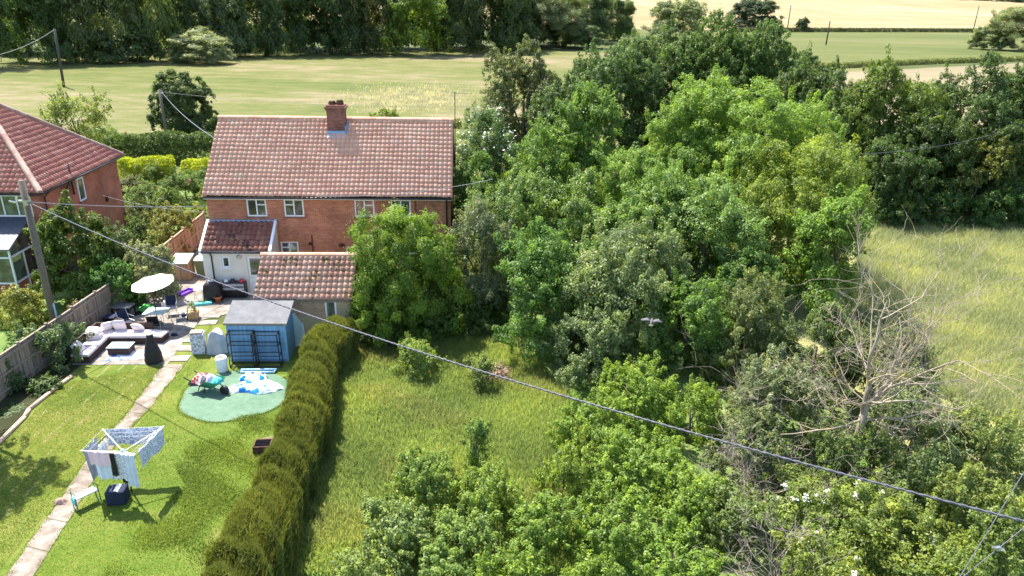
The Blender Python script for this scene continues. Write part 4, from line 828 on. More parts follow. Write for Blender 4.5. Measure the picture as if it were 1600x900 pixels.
V, F = leaf_quads(rng, C, rng.normal(size=(n_, 3))*.5+np.array([0, 0, .6]), rng.uniform(.1, .28, n_), .2); o = link('cuttings_heap', np_mesh('cuttings_heap', V, F), M['brownheap']); o.location = (p[0], p[1], 0); tag(o, 'heap of dry brown cuttings in the clearing', 'garden waste')

# --- grass
def blades(seed, pts, h, wdt, lean=.5, name='grass', tint=(.45, .18), patch=.25):
    rng = np.random.default_rng(seed); n = len(pts); a = rng.random(n)*6.28; hh = h*rng.uniform(.5, 1.4, n); d = np.stack([np.cos(a), np.sin(a)], 1)
    ln = np.abs(rng.normal(0, lean, n))*hh; b = rng.random(n)*6.28; ld = np.stack([np.cos(b), np.sin(b)], 1); z0 = np.full(n, .012)
    A = np.c_[pts-d*wdt/2, z0]; B = np.c_[pts+d*wdt/2, z0]; m1 = pts+ld*(ln*.35)[:, None]; T = np.c_[pts+ld*ln[:, None], hh]
    Cc = np.c_[m1+d*wdt*.35, hh*.6]; D = np.c_[m1-d*wdt*.35, hh*.6]
    T2 = T+np.c_[d*wdt*.12, np.zeros(n)]
    V = np.stack([A, B, Cc, D, T2, T], 1).reshape(-1, 3); i = np.arange(n)[:, None]*6
    F = np.concatenate([i+np.array([0, 1, 2, 3]), i+np.array([3, 2, 4, 5])])
    ti = np.clip(rng.normal(tint[0], tint[1], n)+patch*np.sin(pts[:, 0]*.9+1.3*np.sin(pts[:, 1]*.6))*np.sin(pts[:, 1]*.8+.7), 0, 1)
    return np_mesh(name, V, F, attr=np.repeat(ti, 6))
def in_poly(p, poly):
    x, y = p[:, 0], p[:, 1]; ins = np.zeros(len(p), bool); j = len(poly)-1
    for i in range(len(poly)):
        xi, yi = poly[i]; xj, yj = poly[j]; c = ((yi > y) != (yj > y)) & (x < (xj-xi)*(y-yi)/(yj-yi+1e-12)+xi); ins ^= c; j = i
    return ins
def scatter(seed, poly, n):
    rng = np.random.default_rng(seed); pl = np.array(poly); lo, hi = pl.min(0), pl.max(0); p = lo+rng.random((int(n*2.2), 2))*(hi-lo); p = p[in_poly(p, poly)]; return p[:n]
def grass(name, label, poly, n, h, wdt, col, seed, **kw):
    o = link(name, blades(seed, scatter(seed, poly, n), h, wdt, name=name, **kw), M['blade']); o.color = tuple(col)+(1,); o['kind'] = 'stuff'; o['label'] = label; o['category'] = 'grass'; return o
clear = [tuple(G(px, py)[:2]) for px, py in [(540, 545), (620, 520), (800, 520), (880, 610), (930, 700), (900, 900), (420, 900), (470, 760), (525, 620)]]
grass('tall_grass', 'rough tall grass filling the clearing between hedge and bushes', clear, 120000, .22, .024, (.165, .20, .068), 1)
pc = scatter(12, clear, 60000); fld = np.sin(pc[:, 0]*1.1+2*np.sin(pc[:, 1]*.5))+np.sin(pc[:, 1]*1.7+pc[:, 0]*.6); pc = pc[fld > .75]
o = link('seeding_grass', blades(13, pc[:9000], .32, .022, name='seeding_grass', lean=.7), M['blade']); o.color = (.21, .21, .085, 1); o['kind'] = 'stuff'; o['label'] = 'pale seeding grass patches in the clearing'; o['category'] = 'grass'
hay = [tuple(G(px, py)[:2]) for px, py in [(1345, 345), (1700, 335), (1750, 640), (1640, 690), (1500, 640), (1380, 560), (1330, 480)]]
grass('meadow_grass', 'tall seeding golden green grass on the right hand meadow', hay, 150000, .55, .032, (.225, .235, .13), 2)
lawnR = [tuple(G(px, py)[:2]) for px, py in [(250, 690), (330, 660), (440, 640), (420, 760), (330, 900), (160, 900), (190, 820), (290, 760)]]
lawnA = [tuple(G(px, py)[:2]) for px, py in [(95, 600), (240, 572), (262, 575), (150, 705), (-10, 905), (-40, 905), (-40, 730), (40, 660)]]; lawnB = [tuple(G(px, py)[:2]) for px, py in [(292, 572), (330, 505), (350, 545), (300, 585), (268, 620), (285, 648), (345, 664), (420, 645), (440, 650), (425, 740), (340, 905), (56, 905), (185, 700)]]
for nm_, po, cnt, colr, lab in (('lawn_grass', lawnA, 45000, (.13, .135, .035), 'short dry grass of the striped lawn left of the path'), ('lawn_grass', lawnB, 60000, (.128, .165, .038), 'short grass of the lawn between path and hedge')):
    o = link(nm_, blades(31+cnt, scatter(cnt, po, cnt), .035, .02, name=nm_, tint=(.45, .25)), M['blade']); o.color = colr+(1,); o['kind'] = 'stuff'; o['label'] = lab; o['category'] = 'grass'
pw = scatter(3, lawnR, 60000); cw = np.array(G(330, 760)[:2]); kw_ = np.sin(pw[:, 0]*2.3+1.7*np.sin(pw[:, 1]*1.3))*.35+np.sin(pw[:, 1]*2.9+pw[:, 0])*.35-np.linalg.norm((pw-cw)/np.array([2.2, 4.2]), axis=1)*1.15+.75
pw = pw[kw_ > np.random.default_rng(4).normal(.05, .25, len(pw))]
o = link('weedy_lawn_grass', blades(3, pw, .09, .022, name='weedy_lawn_grass'), M['blade']); o.color = (.115, .15, .035, 1); o['kind'] = 'stuff'; o['label'] = 'patches of longer bright grass on the lawn beside the conifer hedge'; o['category'] = 'grass'

# ------------------------------------------------------------------ poles and cables
def pole(name, label, X, Y, z1, r, mat, lean=(0, 0)):
    t = thing(name, label, 'utility pole', (X, Y, 0)); mb = MB(); mb.tube([(0, 0, -.05), (lean[0], lean[1], z1)], [r*1.25, r], 10); mb.obj('pole', M[mat], t, True); return t
p0 = P(33, 282, 29.6); b0 = G(71.5, 525)
t = pole('utility_pole', 'weathered wooden utility pole carrying the thick cable behind the fence', p0[0], 29.6, p0[2], .13, 'pole')
mb = MB(); zc = p0[2]-.85
mb.cbox((.0, -.15, zc), (.62, .07, .09)); mb.tube([(-.25, -.16, zc), (-.25, -.16, zc+.17)], .035, 6); mb.tube([(.28, -.16, zc), (.28, -.16, zc+.17)], .035, 6); mb.tube([(-.3, -.2, zc-.06), (-.55, -.25, zc+.02)], .04, 6); mb.cbox((.12, -.2, zc-.1), (.14, .1, .14)); mb.obj('bracket', M['steel'], t)
mb = MB(); mb.tube([(.14, -.02, 0), (.14, -.02, 1.9)], .05, 6); mb.obj('cable_guard', M['paleblue'], t)
p1 = P(249, 140, 72.0); t = pole('utility_pole', 'slim grey utility pole standing before the dark ivy tree', p1[0], 72.0, p1[2], .12, 'pole')
mb = MB(); mb.cbox((.1, -.1, p1[2]-.3), (.5, .08, .1)); mb.obj('bracket', M['steel'], t)
f0 = G(100, 136); pf = P(85, 45, f0[1]); pole('utility_pole', 'dark leaning utility pole in the meadow at the upper left', f0[0], f0[1], pf[2], .17, 'pole_far', (pf[0]-f0[0], 0))
for px, ty, by, Y, lab in [(1236, 8, 40, 440, 'tiny distant pole between the dark domed tree and the small dark bush'), (1297, 33, 62, 300, 'tiny distant pole standing in the green paddock'), (1530, 9, 42, 480, 'tiny distant pole at the right end of the wheat field')]:
    a = P(px, ty, Y); b = P(px, by, Y); pole('utility_pole', lab, a[0], Y, a[2], .22, 'pole_far')
def cable(label, a, b, sag, r, mat, n=40, name='overhead_cable', twist=0):
    a, b = Vector(a), Vector(b); pts = [a.lerp(b, k/n)-Vector((0, 0, sag*4*(k/n)*(1-k/n))) for k in range(n+1)]
    mb = MB()
    if twist:
        N = n*6
        for q in range(2):
            pp = []
            for k in range(N+1):
                u = k/N; c = a.lerp(b, u)-Vector((0, 0, sag*4*u*(1-u))); an = u*twist*2*math.pi+q*math.pi; pp.append(c+Vector((math.cos(an)*.5, math.cos(an)*.5, math.sin(an)))*r*.62)
            mb.tube(pp, r*.72, 6, False)
    else: mb.tube(pts, r, 6, False)
    return tag(mb.obj(name, M[mat], None, True), label, 'cable')
M['cable'] = plain('grey_cable_sheath', (.085, .085, .11), .5, .35, 0, .06); M['wire'] = plain('thin_grey_wire', (.20, .20, .21), .5, .4, 0, .05)
ca = Vector(P(42, 315, 29.5)); e1 = Vector(G(1600, 815, 7.0))+Vector((0, 0, 1.08)); cb = e1+(e1-ca)*.35
cable('thick twisted cable crossing the whole picture from the near pole', ca, cb, 1.4, .023, 'cable', 60, twist=120)
cable('thin wire crossing the bottom right corner', G(1640, 672, 7.4), G(1470, 950, 6.2), .02, .009, 'cable', 12)
pA, pB = G(1640, 792, 7.2), G(1500, 905, 6.2); cable('short thin wire with a clamp at the bottom right edge', pA, pB, .01, .009, 'cable', 12)
t = MB(); t.tube([(-.10, 0, .03), (.1, 0, -.03)], [.02, .03], 8); t.cbox((.0, 0, .0), (.07, .05, .07)); o = t.obj('cable_clamp', M['steel']); o.location = Vector(pA).lerp(Vector(pB), .58); tag(o, 'small grey clamp on the short wire at the bottom right', 'cable clamp')
cable('cable from the near pole to the brick house corner', ca+Vector((.2, 0, -.02)), L(.15, .25, 4.45), .12, .018, 'wire', 24)
cable('pale cable sagging from the back pole to the house gable', (p1[0]+.3, 71.9, p1[2]-.3), L(-.02, 3.2, 7.45), .35, .03, 'cable', 20)
cable('thin wire running from the back pole behind the chimney', (p1[0], 71.9, p1[2]-.2), P(735, 166, 72), .5, .014, 'wire', 24)
cable('thin wire sweeping over the brick house eave to the trees', L(5.9, -.08, 5.12), P(770, 280, 36.5), .3, .014, 'wire', 16)
cable('low thin wire between the neighbour house and the brick house', (-24.9, 42, 3.6), L(.1, 1.0, 3.9), .25, .012, 'wire', 16)
cable('thin wire crossing the dark trees at the right', P(1345, 241, 40), P(1560, 208, 52), .25, .016, 'cable', 16)
cable('wire leading left from the field pole', (pf[0], pf[1], pf[2]-.1), P(-40, 92, f0[1]-12), .8, .035, 'wire', 16)

# ------------------------------------------------------------------ fences
def fence(name, label, a, b, hgt, mat, postmat, npan):
    a, b = Vector(L(*a)), Vector(L(*b)); d = b-a; ln = d.length; t = thing(name, label, 'fence', a, math.atan2(d.y, d.x)); w_ = ln/npan; rng = random.Random(len(name))
    for k in range(npan):
        m = MB(); x0, x1 = k*w_+.06, (k+1)*w_-.06; nb = int((x1-x0)/.115); hh = hgt+rng.uniform(-.03, .03)
        for j in range(nb): xa = x0+(x1-x0)*j/nb; m.box(xa, xa+(x1-x0)/nb*.96, -.014+.006*(j % 2), .006+.006*(j % 2), .08, hh, rng.random())
        for z in (.3, hh*.52, hh-.2): m.box(x0, x1, -.065, -.016, z, z+.09, .75)
        m.box(x0, x1, -.05, .03, hh, hh+.03, .9); m.obj('fence_panel', M[mat], t)
    for k in range(npan+1):
        m = MB(); m.box(k*w_-.055, k*w_+.055, -.06, .05, 0, hgt+.09); m.obj('post', M[postmat], t)
    return t
fence('panel_fence', 'grey weathered panel fence along the left side of the patio and lawn', (-4.55, -16), (-3.3, -1.6), 1.75, 'fence', 'fence', 8)
fence('panel_fence', 'tan board fence leading from the bins to the back garden', (-3.1, 1.2), (-3.1, 8.2), 1.8, 'fence_tan', 'fence_tan', 4)
mb = MB(); pts = [G(px, py, .06) for px, py in [(-30, 722), (0, 690), (38, 652), (45, 640), (82, 610), (112, 588)]]
for a, b in zip(pts[:-1], pts[1:]): mb.tube([a, b], .085, 8)
tag(mb.obj('log_edging', M['timber'], None, True), 'pale log edging along the dark border at the left of the lawn', 'garden edging')
flat('border_bed', [tuple(G(px, py)[:2]) for px, py in [(-60, 745), (0, 688), (40, 648), (82, 608), (125, 572), (95, 545), (-60, 620)]], .022, 'bed')
t = MB(); t.lathe([(.02, 0), (.13, .03), (.13, .12), (.15, .13), (.05, .24), (.01, .25)], 12); o = t.obj('bird_feeder', M['turq'], None, True); o.location = L(-3.78, -6.0, 1.5); tag(o, 'pale blue bird feeder hung on the patio fence', 'bird feeder')

# ------------------------------------------------------------------ shed and things round it
sh = thing('garden_shed', 'blue painted garden shed with grey felt pent roof', 'shed', L(3.56, -8.86), R(2.6))
SW, SD = 2.5, 1.25
mb = MB(); 
nb = 14
for k in range(nb): z0, z1 = 1.84*k/nb, 1.84*(k+1)/nb; mb.add([(0, -.022, z0), (SW, -.022, z0), (SW, -.004, z1), (0, -.004, z1)], [(0, 1, 2, 3)], random.random()); mb.add([(0, -.004, z0), (SW, -.004, z0), (SW, -.022, z0+.001), (0, -.022, z0+.001)], [(0, 1, 2, 3)])
for x in (0, SW): mb.add([(x, 0, 0), (x, SD, 0), (x, SD, 2.27), (x, 0, 1.84)], [(0, 1, 2, 3)], .3)
mb.add([(0, SD, 0), (SW, SD, 0), (SW, SD, 2.27), (0, SD, 2.27)], [(0, 1, 2, 3)]); mb.obj('wall', M['bluepaint'], sh)
for x in (-.012, SW-.058): m = MB(); m.box(x, x+.07, -.035, -.0225, 0, 1.83, .8); m.obj('corner_board', M['bluepaint'], sh)
mb = MB(); mb.prism([(-.12, 1.83), (SD+.08, 2.28), (SD+.08, 2.33), (-.12, 1.88)], 'x', -.08, SW+.1); mb.obj('roof', M['felt'], sh)
mb = MB(); mb.box(-.08, SW+.1, -.135, -.122, 1.79, 1.88); mb.obj('fascia', M['fence'], sh)
def rack(x, y, tilt, wd, hh, lab):
    t = thing('metal_rack', lab, 'shelving rack', L(x, y), YAW); r = .025; m = MB(); d = .38
    for px_ in (0, wd):
        for py_ in (0, d): m = MB(); m.tube([(px_, py_, 0), (px_+tilt*hh, py_+.18, hh)], r, 5); m.obj('upright', M['metal'], t)
    for k in range(4):
        z = .06+(hh-.1)*k/3; o = z/hh; m = MB(); q = [(tilt*z, .18*o, z), (wd+tilt*z, .18*o, z), (wd+tilt*z, d+.18*o, z), (tilt*z, d+.18*o, z)]
        for a, b in zip(q, q[1:]+q[:1]): m.tube([a, b], r*.9, 5)
        m.obj('shelf_frame', M['metal'], t)
    return t
rack(3.72, -9.5, -.03, 1.02, 1.55, 'black metal shelving rack in front of the left half of the blue shed')
rack(4.84, -9.5, -.07, 1.02, 1.5, 'black leaning metal shelving rack in front of the right half of the blue shed')
t = thing('wrapped_blocks', 'stack of blocks in grey printed wrap beside the stepping stones', 'block stack', L(1.92, -8.0), YAW+.1)
mb = MB(); mb.box(-.27, .3, -.22, .24, 0, .98); mb.obj('wrapping', M['blockprint'], t, bevel=.03)
for k in range(4): m = MB(); m.box(-.25+.13*k, -.14+.13*k, -.19, .19, .982, 1.05); m.obj('brick', M['brick_old'], t)
def drape(name, mat, label, cat, loc, rx, ry, hh, seed, rz=0, k=5, base=.55, top=.25):
    rng = np.random.default_rng(seed); ph = rng.random(4)*6; mb = MB()
    def fn(u, v):
        a = u*2*math.pi; r = top+(1-top)*(v**.8); w_ = 1+.13*v*math.sin(k*a+ph[0])+.07*math.sin((k+4)*a+ph[1]+3*v); z = hh*(1-v**1.5)*(1+.10*math.sin(2*a+ph[2])*(1-v))
        return (rx*r*w_*math.cos(a), ry*r*w_*math.sin(a), max(.01, z))
    mb.sheet(fn, 36, 12); c = fn(0, 0); mb.add([fn(i/36, 0) for i in range(36)], [tuple(range(36))])
    o = mb.obj(name, M[mat], None, True); o.location = loc; o.rotation_euler.z = rz; return tag(o, label, cat)
drape('tarpaulin', 'greycloth', 'grey tarpaulin draped over a pile beside the blue shed', 'tarpaulin', L(2.72, -7.95), .48, .38, 1.0, 3, k=5, top=.55)
drape('rag_pile', 'rug', 'small pile of grey rags at the lawn corner by the outbuilding', 'rag pile', L(2.75, -5.6), .32, .28, .35, 4)
t = thing('woven_sack', 'white woven sack standing on the green turf', 'sack', (*G(348, 580)[:2], 0)); mb = MB(); mb.lathe([(.2, 0), (.23, .05), (.22, .35), (.235, .6), (.22, .68), (.20, .66), (.19, .6)], 18); mb.obj('sack', M['bag'], t, True)
mb = MB(); mb.lathe([(.19, 0), (.12, .04), (.02, .06)], 14, (0, 0, .6)); mb.obj('sack_contents', M['brownheap'], t, True)
wbp = G(330, 612); t = thing('wheelbarrow', 'green wheelbarrow piled with cloths on the artificial turf', 'wheelbarrow', (wbp[0], wbp[1], 0), R(-18))
mb = MB(); a4 = [(-.38, -.24, .36), (.34, -.2, .36), (.34, .2, .36), (-.38, .24, .36)]; b4 = [(-.5, -.34, .62), (.55, -.3, .62), (.55, .3, .62), (-.5, .34, .62)]
mb.add(a4+b4, [(0, 1, 2, 3), (0, 1, 5, 4), (1, 2, 6, 5), (2, 3, 7, 6), (3, 0, 4, 7)]); mb.obj('tray', M['barrowgreen'], t, solid=.015)
mb = MB()
for sy in (-1, 1): mb.tube([(-1.0, sy*.3, .62), (-.4, sy*.26, .36), (.35, sy*.18, .33), (.68, sy*.06, .2)], .022, 6); mb.tube([(-.3, sy*.25, .36), (-.42, sy*.25, .02), (-.15, sy*.25, .02), (-.05, sy*.24, .35)], .02, 6)
mb.obj('frame', M['metal'], t)
mb = MB(); mb.lathe([(.12, -.05), (.2, -.05), (.2, .05), (.12, .05)], 18); o = mb.obj('wheel', M['black'], t, True); o.matrix_local = Matrix.Translation((.68, 0, .2)) @ Matrix.Rotation(R(90), 4, 'X')
wl = Matrix.Translation((wbp[0], wbp[1], 0)) @ Matrix.Rotation(R(-18), 4, 'Z')
for off, mat, lab, sz in [((-.32, -.08, .5), 'plaid', 'red checked cloth at the handle end of the wheelbarrow', (.34, .36, .3)), ((.02, .05, .5), 'pink', 'pinkish cloth in the middle of the wheelbarrow', (.26, .25, .26)), ((.35, .02, .5), 'turq', 'turquoise cloth at the wheel end of the wheelbarrow', (.24, .26, .2))]:
    drape('cloth', mat, lab, 'cloth', wl @ Vector(off), sz[0], sz[1], sz[2], int(off[0]*100)+50)
drape('cloth', 'black', 'black cloth hanging over the wheelbarrow edge', 'cloth', wl @ Vector((-.55, -.28, .36)), .22, .16, .2, 77)
def crumple(name, mat, label, loc, sx, sy, hh, seed, rz):
    rng = np.random.default_rng(seed); ph = rng.random(8)*6; mb = MB()
    def fn(u, v):
        x, y = (u-.5)*2, (v-.5)*2; f = (abs(math.sin(3.1*x+ph[0]+2*y))*.5+abs(math.sin(4.3*y+ph[1]-1.5*x))*.4+abs(math.sin(7*x+5*y+ph[2]))*.25); ed = max(0, 1-max(abs(x), abs(y))**6)
        w_ = 1+.18*math.sin(3*y+ph[3]); h_ = 1+.2*math.sin(3.5*x+ph[4])
        return (sx*x*w_, sy*y*h_, .012+hh*f*ed)
    mb.sheet(fn, 40, 30); o = mb.obj(name, M[mat], None, False); o.location = loc; o.rotation_euler.z = rz; return tag(o, label, 'sheet')
q = G(400, 608); crumple('crumpled_sheet', 'tarp', 'crumpled blue and white vinyl sheet spread in front on the green turf', (q[0], q[1], .035), .95, .42, .2, 5, .05)
q = G(398, 594); crumple('crumpled_sheet', 'tarp', 'smaller crumpled blue and white sheet behind the spread one', (q[0], q[1], .036), .55, .3, .24, 6, -.3)
q = G(405, 581); t = MB(); t.tube([(-.75, .02, .06), (.75, -.02, .08)], .05, 8); t.tube([(-.7, -.16, .05), (.7, -.2, .05)], .045, 8); t.tube([(-.7, .02, .05), (-.72, -.17, .05)], .04, 6); t.tube([(.7, 0, .07), (.68, -.2, .05)], .04, 6); o = t.obj('folded_pipe_frame', M['paleblue'], None, True); o.location = (q[0], q[1], .036); o.rotation_euler.z = .06; tag(o, 'pale blue tube frame lying before the black racks', 'tube frame')
t = thing('mesh_panel', 'white framed mesh panel leaning against the outbuilding by the hedge', 'panel', L(5.95, -7.6), YAW+.5)
def pm(x, z): return (x, .12+z*.28, z)
mb = MB()
for a, b in [((0, 0), (0, 1.35)), ((.62, 0), (.62, 1.5)), ((0, 0), (.62, 0)), ((0, 1.35), (.62, 1.5))]: mb.tube([pm(*a), pm(*b)], .025, 6)
mb.obj('frame', M['white'], t); mb = MB(); mb.add([pm(.02, .02), pm(.6, .02), pm(.6, 1.46), pm(.02, 1.32)], [(0, 1, 2, 3)]); mb.obj('panel', M['clear'], t, solid=.01)
q = G(412, 704); t = thing('fire_pit', 'rusty square fire pit on bare soil against the hedge', 'fire pit', (q[0], q[1], 0), .1); mb = MB(); mb.box(-.3, .3, -.26, -.22, 0, .32); mb.box(-.3, .3, .22, .26, 0, .32); mb.box(-.3, -.26, -.22, .22, 0, .32); mb.box(.26, .3, -.22, .22, 0, .32); mb.box(-.26, .26, -.22, .22, 0, .08); mb.obj('box', M['rust'], t); mb = MB()
for k in range(5): mb.tube([(-.24, -.18+.09*k, .3), (.24, -.18+.09*k, .3)], .01, 5)
mb.obj('grill', M['metal'], t)
flat('bare_soil_patch', [(q[0]-.55+.0, q[1]-.5), (q[0]+.6, q[1]-.6), (q[0]+.8, q[1]+.5), (q[0]+.35, q[1]+1.1), (q[0]-.35, q[1]+.7)], .02, 'strip')

# ------------------------------------------------------------------ patio
so = thing('corner_sofa', 'dark brown wicker corner sofa with pale seat cushions on the patio', 'sofa', L(-3.15, -9.0), YAW)
mb = MB(); mb.box(0, .82, 0, 2.6, .04, .3); mb.box(.82, 2.5, 1.82, 2.6, .04, .3); mb.obj('base', M['wicker'], so, bevel=.02)
mb = MB(); mb.box(-.1, .0, 0, 2.7, .04, .74); mb.box(0, 2.5, 2.6, 2.7, .04, .74); mb.obj('backrest', M['wicker'], so, bevel=.02)
for x0, x1, y0, y1 in [(.03, .8, .02, .88), (.03, .8, .9, 1.78), (.03, .8, 1.8, 2.58), (.84, 1.65, 1.84, 2.58), (1.67, 2.48, 1.84, 2.58)]: m = MB(); m.box(x0, x1, y0, y1, .302, .44); m.obj('seat_cushion', M['cushion'], so, bevel=.04)
ot = thing('ottoman', 'square wicker footstool with pale cushion at the right end of the sofa', 'footstool', L(-.35, -6.75), YAW-.15); mb = MB(); mb.box(-.36, .36, -.3, .3, .03, .3); mb.obj('base', M['wicker'], ot, bevel=.02); mb = MB(); mb.box(-.38, .38, -.32, .32, .302, .40); mb.obj('seat_cushion', M['cushion'], ot, bevel=.035)
def pillow(x, y, z, rx, ry, rz, lab, s=.26):
    mb = MB()
    def fn(u, v):
        x_, y_ = (u-.5)*2, (v-.5)*2; k = max(0, (1-x_**4)*(1-y_**4))**.5
        return (s*x_*(1-.06*y_*y_), s*y_*(1-.06*x_*x_), .11*k)
    mb.sheet(fn, 10, 10); mb.sheet(lambda u, v: tuple(a*b for a, b in zip(fn(u, v), (1, 1, -1))), 10, 10); o = mb.obj('cushion', M['cushion'], None, True)
    o.location = L(x, y, z); o.rotation_euler = (rx, ry, YAW+rz); tag(o, lab, 'cushion', 'loose pale cushions on the sofa')
pillow(-2.1, -6.52, .68, R(-72), 0, .05, 'upright square cushion against the back of the sofa, biggest in view', .29)
pillow(-1.25, -6.6, .60, R(-50), 0, -.12, 'slumped cushion on the right part of the sofa')
pillow(-2.62, -6.62, .66, R(-60), 0, .7, 'cushion leaning in the inner corner of the sofa')
pillow(-2.85, -7.3, .5, .05, .1, .2, 'bottom cushion of the flat pile on the left sofa arm', .30)
pillow(-2.86, -7.32, .64, -.05, .1, .4, 'middle cushion of the flat pile on the left sofa arm', .29)
pillow(-2.88, -7.33, .78, .1, .12, .1, 'top cushion of the flat pile on the left sofa arm', .29)
pillow(-2.9, -8.65, .62, R(20), R(55), .1, 'cushion leaning at the lawn end of the sofa')
ct = thing('coffee_table', 'low dark coffee table with glass top before the sofa', 'table', L(-1.45, -8.0), YAW); mb = MB(); mb.box(-.46, .46, -.28, .28, .08, .37)
for x in (-.43, .43):
    for y in (-.25, .25): mb.box(x-.03, x+.03, y-.03, y+.03, 0, .08)
mb.obj('base', M['wicker'], ct); mb = MB(); mb.box(-.5, .5, -.32, .32, .372, .40); mb.obj('tabletop', M['clear'], ct, bevel=.008)
mb = MB()
mb.sheet(lambda u, v: (-.85+1.7*u, -.45+.9*v, .006+.01*abs(math.sin(9*u+4*v))), 20, 12); o = mb.obj('rug', M['rug'], None, True); o.location = L(-1.05, -8.3, .032); o.rotation_euler.z = YAW+.12; tag(o, 'blue and white rug under the coffee table', 'rug')
t = thing('covered_heater', 'tall black covered patio heater at the front corner of the patio', 'patio heater', L(.28, -8.85), YAW); mb = MB(); mb.lathe([(.36, .02), (.37, .1), (.35, .4), (.26, .75), (.17, 1.05), (.14, 1.2), (.145, 1.3), (.13, 1.33)], 18); mb.obj('cover', M['blackcloth'], t, True); mb = MB(); mb.lathe([(.12, 0), (.10, .02)], 14, (0, 0, 1.331)); mb.obj('cap', M['ivory'], t); mb = MB(); mb.lathe([(.40, 0), (.40, .02)], 20); mb.obj('base_slab', M['patio'], t)
# parasol through the glass table
pa_ = thing('parasol', 'cream parasol open over the glass garden table', 'parasol', L(-1.05, -5.0), YAW)
mb = MB(); mb.tube([(0, 0, .04), (0, 0, 1.5), (.05, -.02, 2.42)], .022, 8); mb.obj('pole', M['metal'], pa_); mb = MB(); mb.lathe([(.24, 0), (.24, .06), (.06, .1), (.04, .3)], 16); mb.obj('base', M['metal'], pa_, True)
mb = MB(); TM = Matrix.Translation((.05, -.02, 2.42)) @ Matrix.Rotation(R(-6), 4, 'Y') @ Matrix.Rotation(R(6), 4, 'X')
K = 8; vsr = [TM @ Vector((0, 0, .02))]
for ring, (rr, zz_) in enumerate([(.55, -.13), (.98, -.27)]):
    for k in range(K*2):
        q = 2*math.pi*k/(K*2); sag_ = .05*(k % 2)*rr; vsr.append(TM @ Vector((rr*(1-.05*(k % 2))*math.cos(q), rr*(1-.05*(k % 2))*math.sin(q), zz_-sag_*.5)))
n_ = K*2; mb.add(vsr, [(0, 1+k, 1+(k+1) % n_) for k in range(n_)]+[(1+k, 1+n_+k, 1+n_+(k+1) % n_, 1+(k+1) % n_) for k in range(n_)]); mb.obj('canopy', M['canvas'], pa_, solid=.008)
for k in range(K): m = MB(); q = 2*math.pi*k/K; m.tube([TM @ Vector((0, 0, -.03)), TM @ Vector((0.94*math.cos(q), 0.94*math.sin(q), -.29))], .01, 4); m.obj('rib', M['steel'], pa_)
gt = thing('garden_table', 'square glass garden table under the parasol', 'table', L(-1.05, -5.0), YAW); mb = MB(); mb.box(-.5, -.04, -.42, .42, .70, .72); mb.box(.04, .5, -.42, .42, .70, .72); mb.box(-.04, .04, -.42, -.04, .70, .72); mb.box(-.04, .04, .04, .42, .70, .72); mb.obj('tabletop', M['clear'], gt)
for sx in (-1, 1):
    for sy in (-1, 1): m = MB(); m.tube([(sx*.44, sy*.36, .70), (sx*.48, sy*.40, 0)], .016, 6); m.obj('leg', M['steel'], gt)
def chair(x, y, rz, lab, mat='metal'):
    t = thing('garden_chair', lab, 'chair', L(x, y), YAW+rz, 'garden chairs on the patio'); m = MB(); m.box(-.24, .24, -.22, .22, .41, .43); m.obj('seat', M[mat], t); m = MB(); m.add([(-.24, .21, .45), (.24, .21, .45), (.24, .36, .92), (-.24, .36, .92)], [(0, 1, 2, 3)]); m.obj('backrest', M[mat], t, solid=.015)
    for sx in (-1, 1): m = MB(); m.tube([(sx*.25, -.26, 0), (sx*.25, -.2, .42), (sx*.25, .2, .44), (sx*.25, .37, .94)], .014, 6); m.obj('side_frame', M['steel'], t); m = MB(); m.tube([(sx*.25, .3, 0), (sx*.25, .05, .43)], .014, 6); m.obj('leg', M['steel'], t); m = MB(); m.tube([(sx*.26, -.2, .43), (sx*.26, -.18, .64), (sx*.26, .27, .66)], .013, 6); m.obj('armrest', M['steel'], t)
    return t
chair(-.85, -5.75, R(190), 'mesh garden chair on the sofa side of the glass table'); chair(.25, -5.45, R(-70), 'mesh garden chair on the lawn side of the glass table'); chair(-.8, -3.9, R(15), 'blue grey garden chair on the house side of the glass table', 'navy'); chair(-2.2, -5.55, R(60), 'dark garden chair between the sofa back and the fence', 'navy')
st = thing('potting_table', 'grey topped table against the fence behind the sofa', 'table', L(-2.95, -4.2), YAW-.05); mb = MB(); mb.box(-.45, .45, -.32, .32, .62, .67); mb.obj('tabletop', M['felt'], st)
for sx in (-1, 1):
    for sy in (-1, 1): m = MB(); m.box(sx*.4-.03, sx*.4+.03, sy*.27-.03, sy*.27+.03, 0, .62); m.obj('leg', M['metal'], st)
t = thing('storage_box', 'dark plastic storage box with a tan side beside the fence', 'box', L(-3.1, -5.2), YAW-.1); mb = MB(); mb.box(-.26, .26, -.24, .24, 0, .5); mb.obj('box', M['black'], t, bevel=.02); mb = MB(); mb.box(-.28, .28, -.26, .26, .502, .56); mb.obj('lid', M['navy'], t, bevel=.02); mb = MB(); mb.box(.265, .285, -.2, .2, .05, .48); mb.obj('side_panel', M['timber'], t)
mw = thing('lawn_mower', 'bright green lawn mower parked behind the glass table', 'lawn mower', L(-2.15, -3.55), YAW+R(8)); mb = MB(); mb.box(-.38, .32, -.22, .22, .1, .26); mb.prism([(-.3, .262), (.2, .262), (.1, .42), (-.15, .42)], 'y', -.16, .16); mb.obj('deck', M['mowergreen'], mw, bevel=.03)
for x in (-.3, .28):
    for y in (-.26, .26): m = MB(); m.lathe([(.12, -.03), (.12, .03)], 14); o = m.obj('wheel', M['black'], mw); o.matrix_local = Matrix.Translation((x, y, .12)) @ Matrix.Rotation(R(90), 4, 'X')
mb = MB()
for y in (-.18, .18): mb.tube([(-.3, y, .25), (.4, y, .75), (.85, y, .85)], .014, 6)
